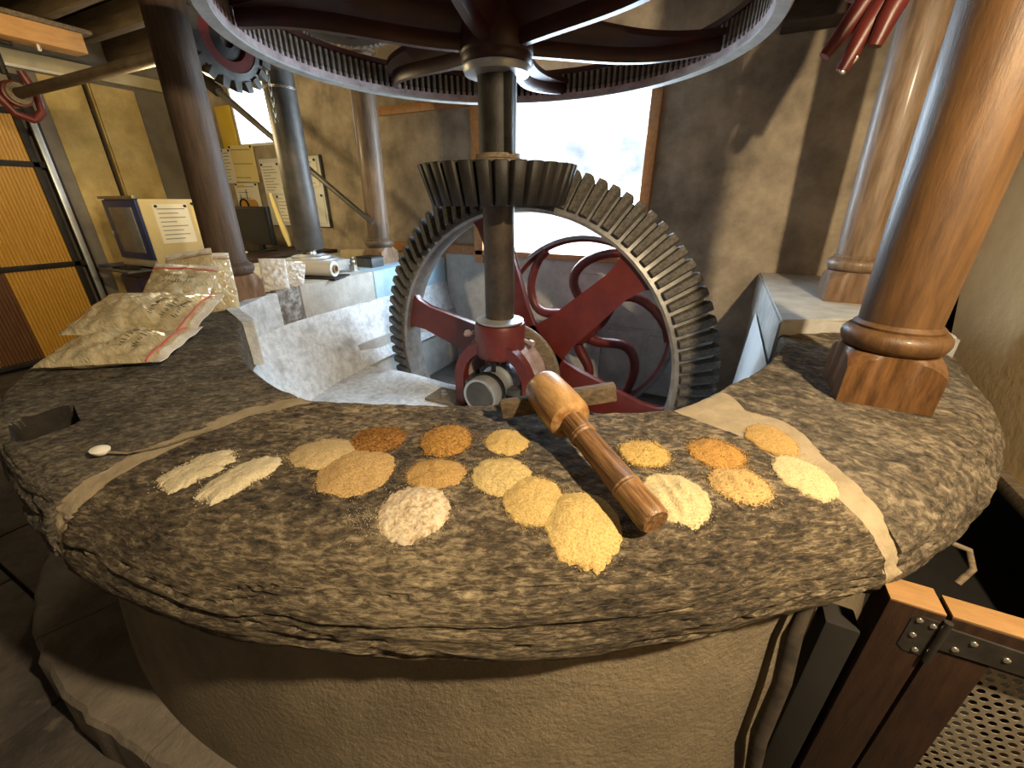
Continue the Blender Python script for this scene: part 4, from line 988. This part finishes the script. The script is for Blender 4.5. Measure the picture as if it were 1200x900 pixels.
PL = [
 ('pale tan round heap, upper left of the meal piles', .394, -1.742, .082, .072, .016, ((.62, .42, .16), (.76, .56, .27)), 220, 0, 0),
 ('heap of whole dark brown grain touching two paler heaps', .476, -1.627, .072, .072, .014, ((.20, .075, .012), (.46, .21, .035)), 90, 700, 0),
 ('large golden meal heap just below the whole brown grain', .53, -1.762, .092, .094, .016, ((.58, .33, .085), (.74, .48, .18)), 160, 0, 0),
 ('dark orange kibbled grain heap in the back row, nearest the mallet crossbar on its left', .647, -1.548, .068, .080, .018, ((.44, .20, .025), (.64, .33, .055)), 110, 500, 0),
 ('small yellow meal heap just below the mallet crossbar end', .80, -1.483, .060, .062, .014, ((.74, .46, .10), (.84, .58, .19)), 180, 0, 0),
 ('orange-gold meal heap touching the white-topped heap from behind', .709, -1.682, .072, .060, .015, ((.58, .31, .06), (.72, .44, .13)), 170, 0, 0),
 ('pale yellow heap between the small yellow heap and the big pair', .853, -1.62, .072, .072, .014, ((.74, .50, .14), (.85, .64, .26)), 150, 0, 0),
 ('orange heap with a white floury top at the front', .739, -1.806, .078, .078, .018, ((.66, .40, .16), (.86, .72, .50)), 60, 0, .002),
 ('yellow heap overlapping the largest front heap on its left', .956, -1.663, .070, .078, .018, ((.76, .48, .11), (.86, .60, .20)), 170, 0, 0),
 ('largest yellow meal heap, front, left of the mallet handle end', 1.072, -1.678, .082, .092, .020, ((.76, .48, .11), (.87, .62, .21)), 150, 0, 0),
 ('small bright yellow heap right of the middle of the mallet handle', 1.146, -1.365, .064, .064, .014, ((.74, .44, .08), (.84, .56, .15)), 150, 120, .003),
 ('deep orange heap in the back row right of the mallet', 1.315, -1.287, .068, .072, .016, ((.58, .27, .035), (.72, .38, .07)), 150, 120, .003),
 ('large pale heap with finger grooves right of the mallet handle end', 1.239, -1.508, .074, .084, .016, ((.78, .57, .24), (.88, .72, .38)), 170, 0, .006),
 ('light orange heap below the deep orange heap', 1.369, -1.40, .068, .066, .015, ((.68, .40, .10), (.80, .53, .19)), 150, 60, .004),
 ('tan orange heap half lost on the mortar band at right', 1.448, -1.151, .060, .078, .010, ((.60, .34, .07), (.72, .45, .13)), 160, 0, 0),
 ('pale cream heap on the edge of the mortar band, rightmost', 1.508, -1.295, .064, .080, .014, ((.78, .60, .27), (.87, .71, .37)), 180, 0, 0)]
for i, (lab, x, y, rx, ry, h, cc, gr, ng, gv) in enumerate(PL):
    pile(lab, x, y, rx, ry, RY_, h, cc[0], cc[1], gr, 20 + i, ng, groove=gv)
def streak(label, a, c, wd, h, seed):
    a, c = Vector((*a, 0)), Vector((*c, 0)); mid = (a + c) / 2; d = (c - a); L = d.length / 2; d.normalize()
    return pile(label, mid.x, mid.y, L, wd, math.atan2(d.y, d.x), h, (.80, .66, .38), (.88, .75, .49), 240, seed, 60, ragged=.2, sq=3.2)
streak('flat cream streak of fine flour nearest the left mortar seam', (.155, -2.000), (.180, -1.845), .052, .012, 51)
streak('thick cream streak of fine flour right beside the flat streak', (.287, -1.985), (.312, -1.815), .050, .017, 52)
# loose crumbs by the white-topped heap
m = MB(); rnd = random.Random(3)
for i in range(260):
    x = .655 + rnd.gauss(0, .028); y = -1.875 + rnd.gauss(0, .026); s_ = rnd.uniform(.0012, .003); zz = top_z(x, y)
    m.add([(x, y, zz), (x + s_, y, zz), (x, y + s_, zz), (x + s_ * .4, y + s_ * .4, zz + s_ * .8)], [(0, 1, 2), (0, 1, 3), (1, 2, 3), (2, 0, 3)])
for i in range(220):
    x = .9 + rnd.gauss(0, .22); y = -1.72 + rnd.gauss(0, .10); s_ = rnd.uniform(.001, .0022); zz = top_z(x, y)
    if math.hypot(x, y) < 1.55 or math.hypot(x, y) > 1.98: continue
    m.add([(x, y, zz), (x + s_, y, zz), (x, y + s_, zz), (x + s_ * .4, y + s_ * .4, zz + s_ * .8)], [(0, 1, 2), (0, 1, 3), (1, 2, 3), (2, 0, 3)])
tag(m.build('loose_flour', flourmat('loose', *CRE), smooth=False), 'loose pale flour crumbs scattered between the heaps', 'flour', kind='stuff')
# spoon with flour on the left slab
sp = thing('spoon', 'small pale spoon lying along the left mortar seam', 'spoon', (-.11, -2.0, SZ))
m = MB(); m.lathe([(0, .004), (.012, .005), (.020, .012), (.022, .018), (.019, .019), (.010, .022), (0, .024)], Matrix.Diagonal((1.3, .9, 1, 1)), seg=24); m.build('bowl', PAPER, sp)
m = MB(); m.tube([(.02, .005, .012), (.06, .03, .006), (.10, .10, .004), (.13, .20, .006)], [.004, .0025, .002, .002], 8); m.build('handle', BARW, sp)

# ------------------------------------------------------------------ wooden mallet with crossbar
A = Vector((.835, -1.325, 1.062)); Bq = Vector((1.212, -1.662, .984))
ml = thing('wooden_mallet', 'turned wooden mill tool with thick head, long handle and flat crossbar', 'mallet', ((A + Bq) / 2))
dr_ = (Bq - A).normalized(); Lm = (Bq - A).length
Tm = TR(A - ml.location) @ dr_.to_track_quat('Z', 'Y').to_matrix().to_4x4()
hl = .17
m = MB(); m.lathe([(0, 0), (.046, 0), (.054, .006), (.057, .016), (.060, hl * .5), (.060, hl - .012), (.056, hl), (.044, hl + .006), (.036, hl + .010), (0, hl + .010)], seg=44); m.build('head', HEADW, ml).matrix_local = Tm
m = MB(); m.lathe([(.033, hl), (.0335, hl + .06), (.034, hl + .062), (.032, hl + .066), (.034, hl + .070), (.032, hl + .074), (.030, hl + .076), (.031, Lm * .6), (.032, Lm - .10), (.0335, Lm - .098), (.0315, Lm - .094), (.0335, Lm - .088), (.032, Lm - .085), (.034, Lm - .03), (.0325, Lm - .006), (.028, Lm), (0, Lm)], seg=36); m.build('handle', HANDW, ml).matrix_local = Tm
c0_ = Vector((.738, -1.395, .998)); c1_ = Vector((1.03, -1.245, 1.052)); cm = (c0_ + c1_) / 2; xd = (c1_ - c0_).normalized()
zd = Vector((0, 0, 1)); zd = (zd - xd * xd.z).normalized(); yd = zd.cross(xd)
Rm = Matrix((xd, yd, zd)).transposed()
m = MB(); m.box(cm - ml.location, ((c1_ - c0_).length, .030, .052), rot=Rm, bev=.004); m.build('crossbar', M('crossbar_wood', (.045, .030, .017), (.15, .105, .062), 12, .7, 0, .3, 40, (1, 6, 6)), ml)

# ------------------------------------------------------------------ gate at lower right
gt = thing('wooden_gate', 'low wooden gate with perforated metal sheet and strap hinge at lower right', 'gate', (1.75, -1.40, FZ))
GH = .75 - FZ
m = MB(); m.box((0, .035, GH / 2), (.096, .075, GH), bev=.003); m.build('post', WOOD_G, gt)
m = MB(); m.box((0, .035, GH + .001), (.094, .073, .006), bev=.001); m.build('post_top', WOOD_G_LIT, gt)
m = MB(); m.box((.103, .03, GH / 2 - .02), (.092, .06, GH - .06), bev=.003); m.build('stile', WOOD_G, gt)
m = MB(); m.box((.50, .03, GH - .052), (.885, .06, .10), bev=.003); m.build('top_rail', WOOD_G, gt)
m = MB(); m.box((.50, .03, GH + .001), (.885, .058, .006), bev=.001); m.build('rail_top', WOOD_G_LIT, gt)
m = MB(); m.box((.50, .03, .08), (.885, .06, .10), bev=.003); m.build('bottom_rail', WOOD_G, gt)
# perforated sheet with real holes
m = MB(); pitch = .024; x0, z0 = .158, .14; nxp, nzp = 32, 34
rh = pitch * .34
for i in range(nxp):
    for j in range(nzp):
        cx = x0 + (i + .5 * (j % 2)) * pitch; cz = z0 + j * pitch * .87; hx, hz = pitch / 2, pitch * .435
        o8 = [(hx, 0), (hx, hz), (0, hz), (-hx, hz), (-hx, 0), (-hx, -hz), (0, -hz), (hx, -hz)]
        i8 = [(rh * math.cos(k * PI / 4), rh * math.sin(k * PI / 4)) for k in range(8)]
        vs = [(cx + a, .0, cz + b_) for a, b_ in o8] + [(cx + a, .0, cz + b_) for a, b_ in i8]
        m.add(vs, [(k, (k + 1) % 8, 8 + (k + 1) % 8, 8 + k) for k in range(8)])
me = bpy.data.meshes.new('mesh_sheet'); m.bm.to_mesh(me); m.bm.free(); me.materials.append(MESHM)
o = bpy.data.objects.new('mesh_sheet', me); C.objects.link(o); o.parent = gt; o.location = (0, .03, 0); o['kind'] = 'stuff'
mod = o.modifiers.new('thick', 'SOLIDIFY'); mod.thickness = .002
# hinge
hn = MB(); hn.prism([(-.002, .635), (.012, .622), (.046, .622), (.046, .732), (.012, .732), (-.002, .72)], -.003, .004, TR((0, 0, -FZ)) @ Matrix(((1, 0, 0, 0), (0, 0, -1, 0), (0, 1, 0, 0), (0, 0, 0, 1))), bev=.001); hp = hn.build('hinge_plate', HINGEM, gt)
hn = MB(); hn.prism([(.062, .655), (.062, .722), (.40, .712), (.40, .668)], -.003, .004, TR((0, 0, -FZ)) @ Matrix(((1, 0, 0, 0), (0, 0, -1, 0), (0, 1, 0, 0), (0, 0, 0, 1))), bev=.001); hs = hn.build('hinge_strap', HINGEM, gt)
m = MB(); m.cyl((.053, -.006, .615 - FZ), (.053, -.006, .74 - FZ), .0075, seg=12); m.build('hinge_pin', HINGEM, gt)
for par, x, z in ((hp, .012, .72), (hp, .036, .715), (hp, .014, .675), (hp, .030, .635), (hs, .085, .672), (hs, .105, .703), (hs, .16, .688), (hs, .24, .690)):
    m = MB(); m.lathe([(0, .004), (.003, .0038), (.006, .002), (.0065, 0)], TR((x, -.004, z - FZ)) @ RX(PI / 2), seg=12); m.build('screw', BRIGHT, par)
# dark post added for the shaded gap, rope tail behind the gate, things in the dark opening
tag(MB().box((1.655, -1.36, .2), (.07, .07, .84), bev=.006).build('gap_shade_post', VOID), 'added dark post filling the shaded gap between drum and gate post', 'post')
m = MB(); m.tube([(1.60, -1.33, .68), (1.575, -1.39, .55), (1.58, -1.42, .40), (1.565, -1.46, .2), (1.60, -1.45, -.1)], [.012, .018, .02, .022, .018], 10); tag(m.build('rope_tail', ROPE), 'dark frayed rope hanging beside the drum at lower right', 'rope')
m = MB(); m.tube([(2.02, -.90, .60), (2.06, -.905, .595), (2.075, -.93, .55), (2.05, -.95, .50)], .009, 10); tag(m.build('pale_hook', BARW), 'pale curved hook showing in the dark below the right slab', 'hook')
tag(MB().box((2.42, -1.0, .12), (.10, .12, .68), bev=.006).build('tan_post', M('tan_wood', (.30, .20, .11), (.38, .27, .15), 6, .8, 0, .2, 30, (4, 4, .6))), 'tan wooden post at the right edge beyond the gate', 'post')
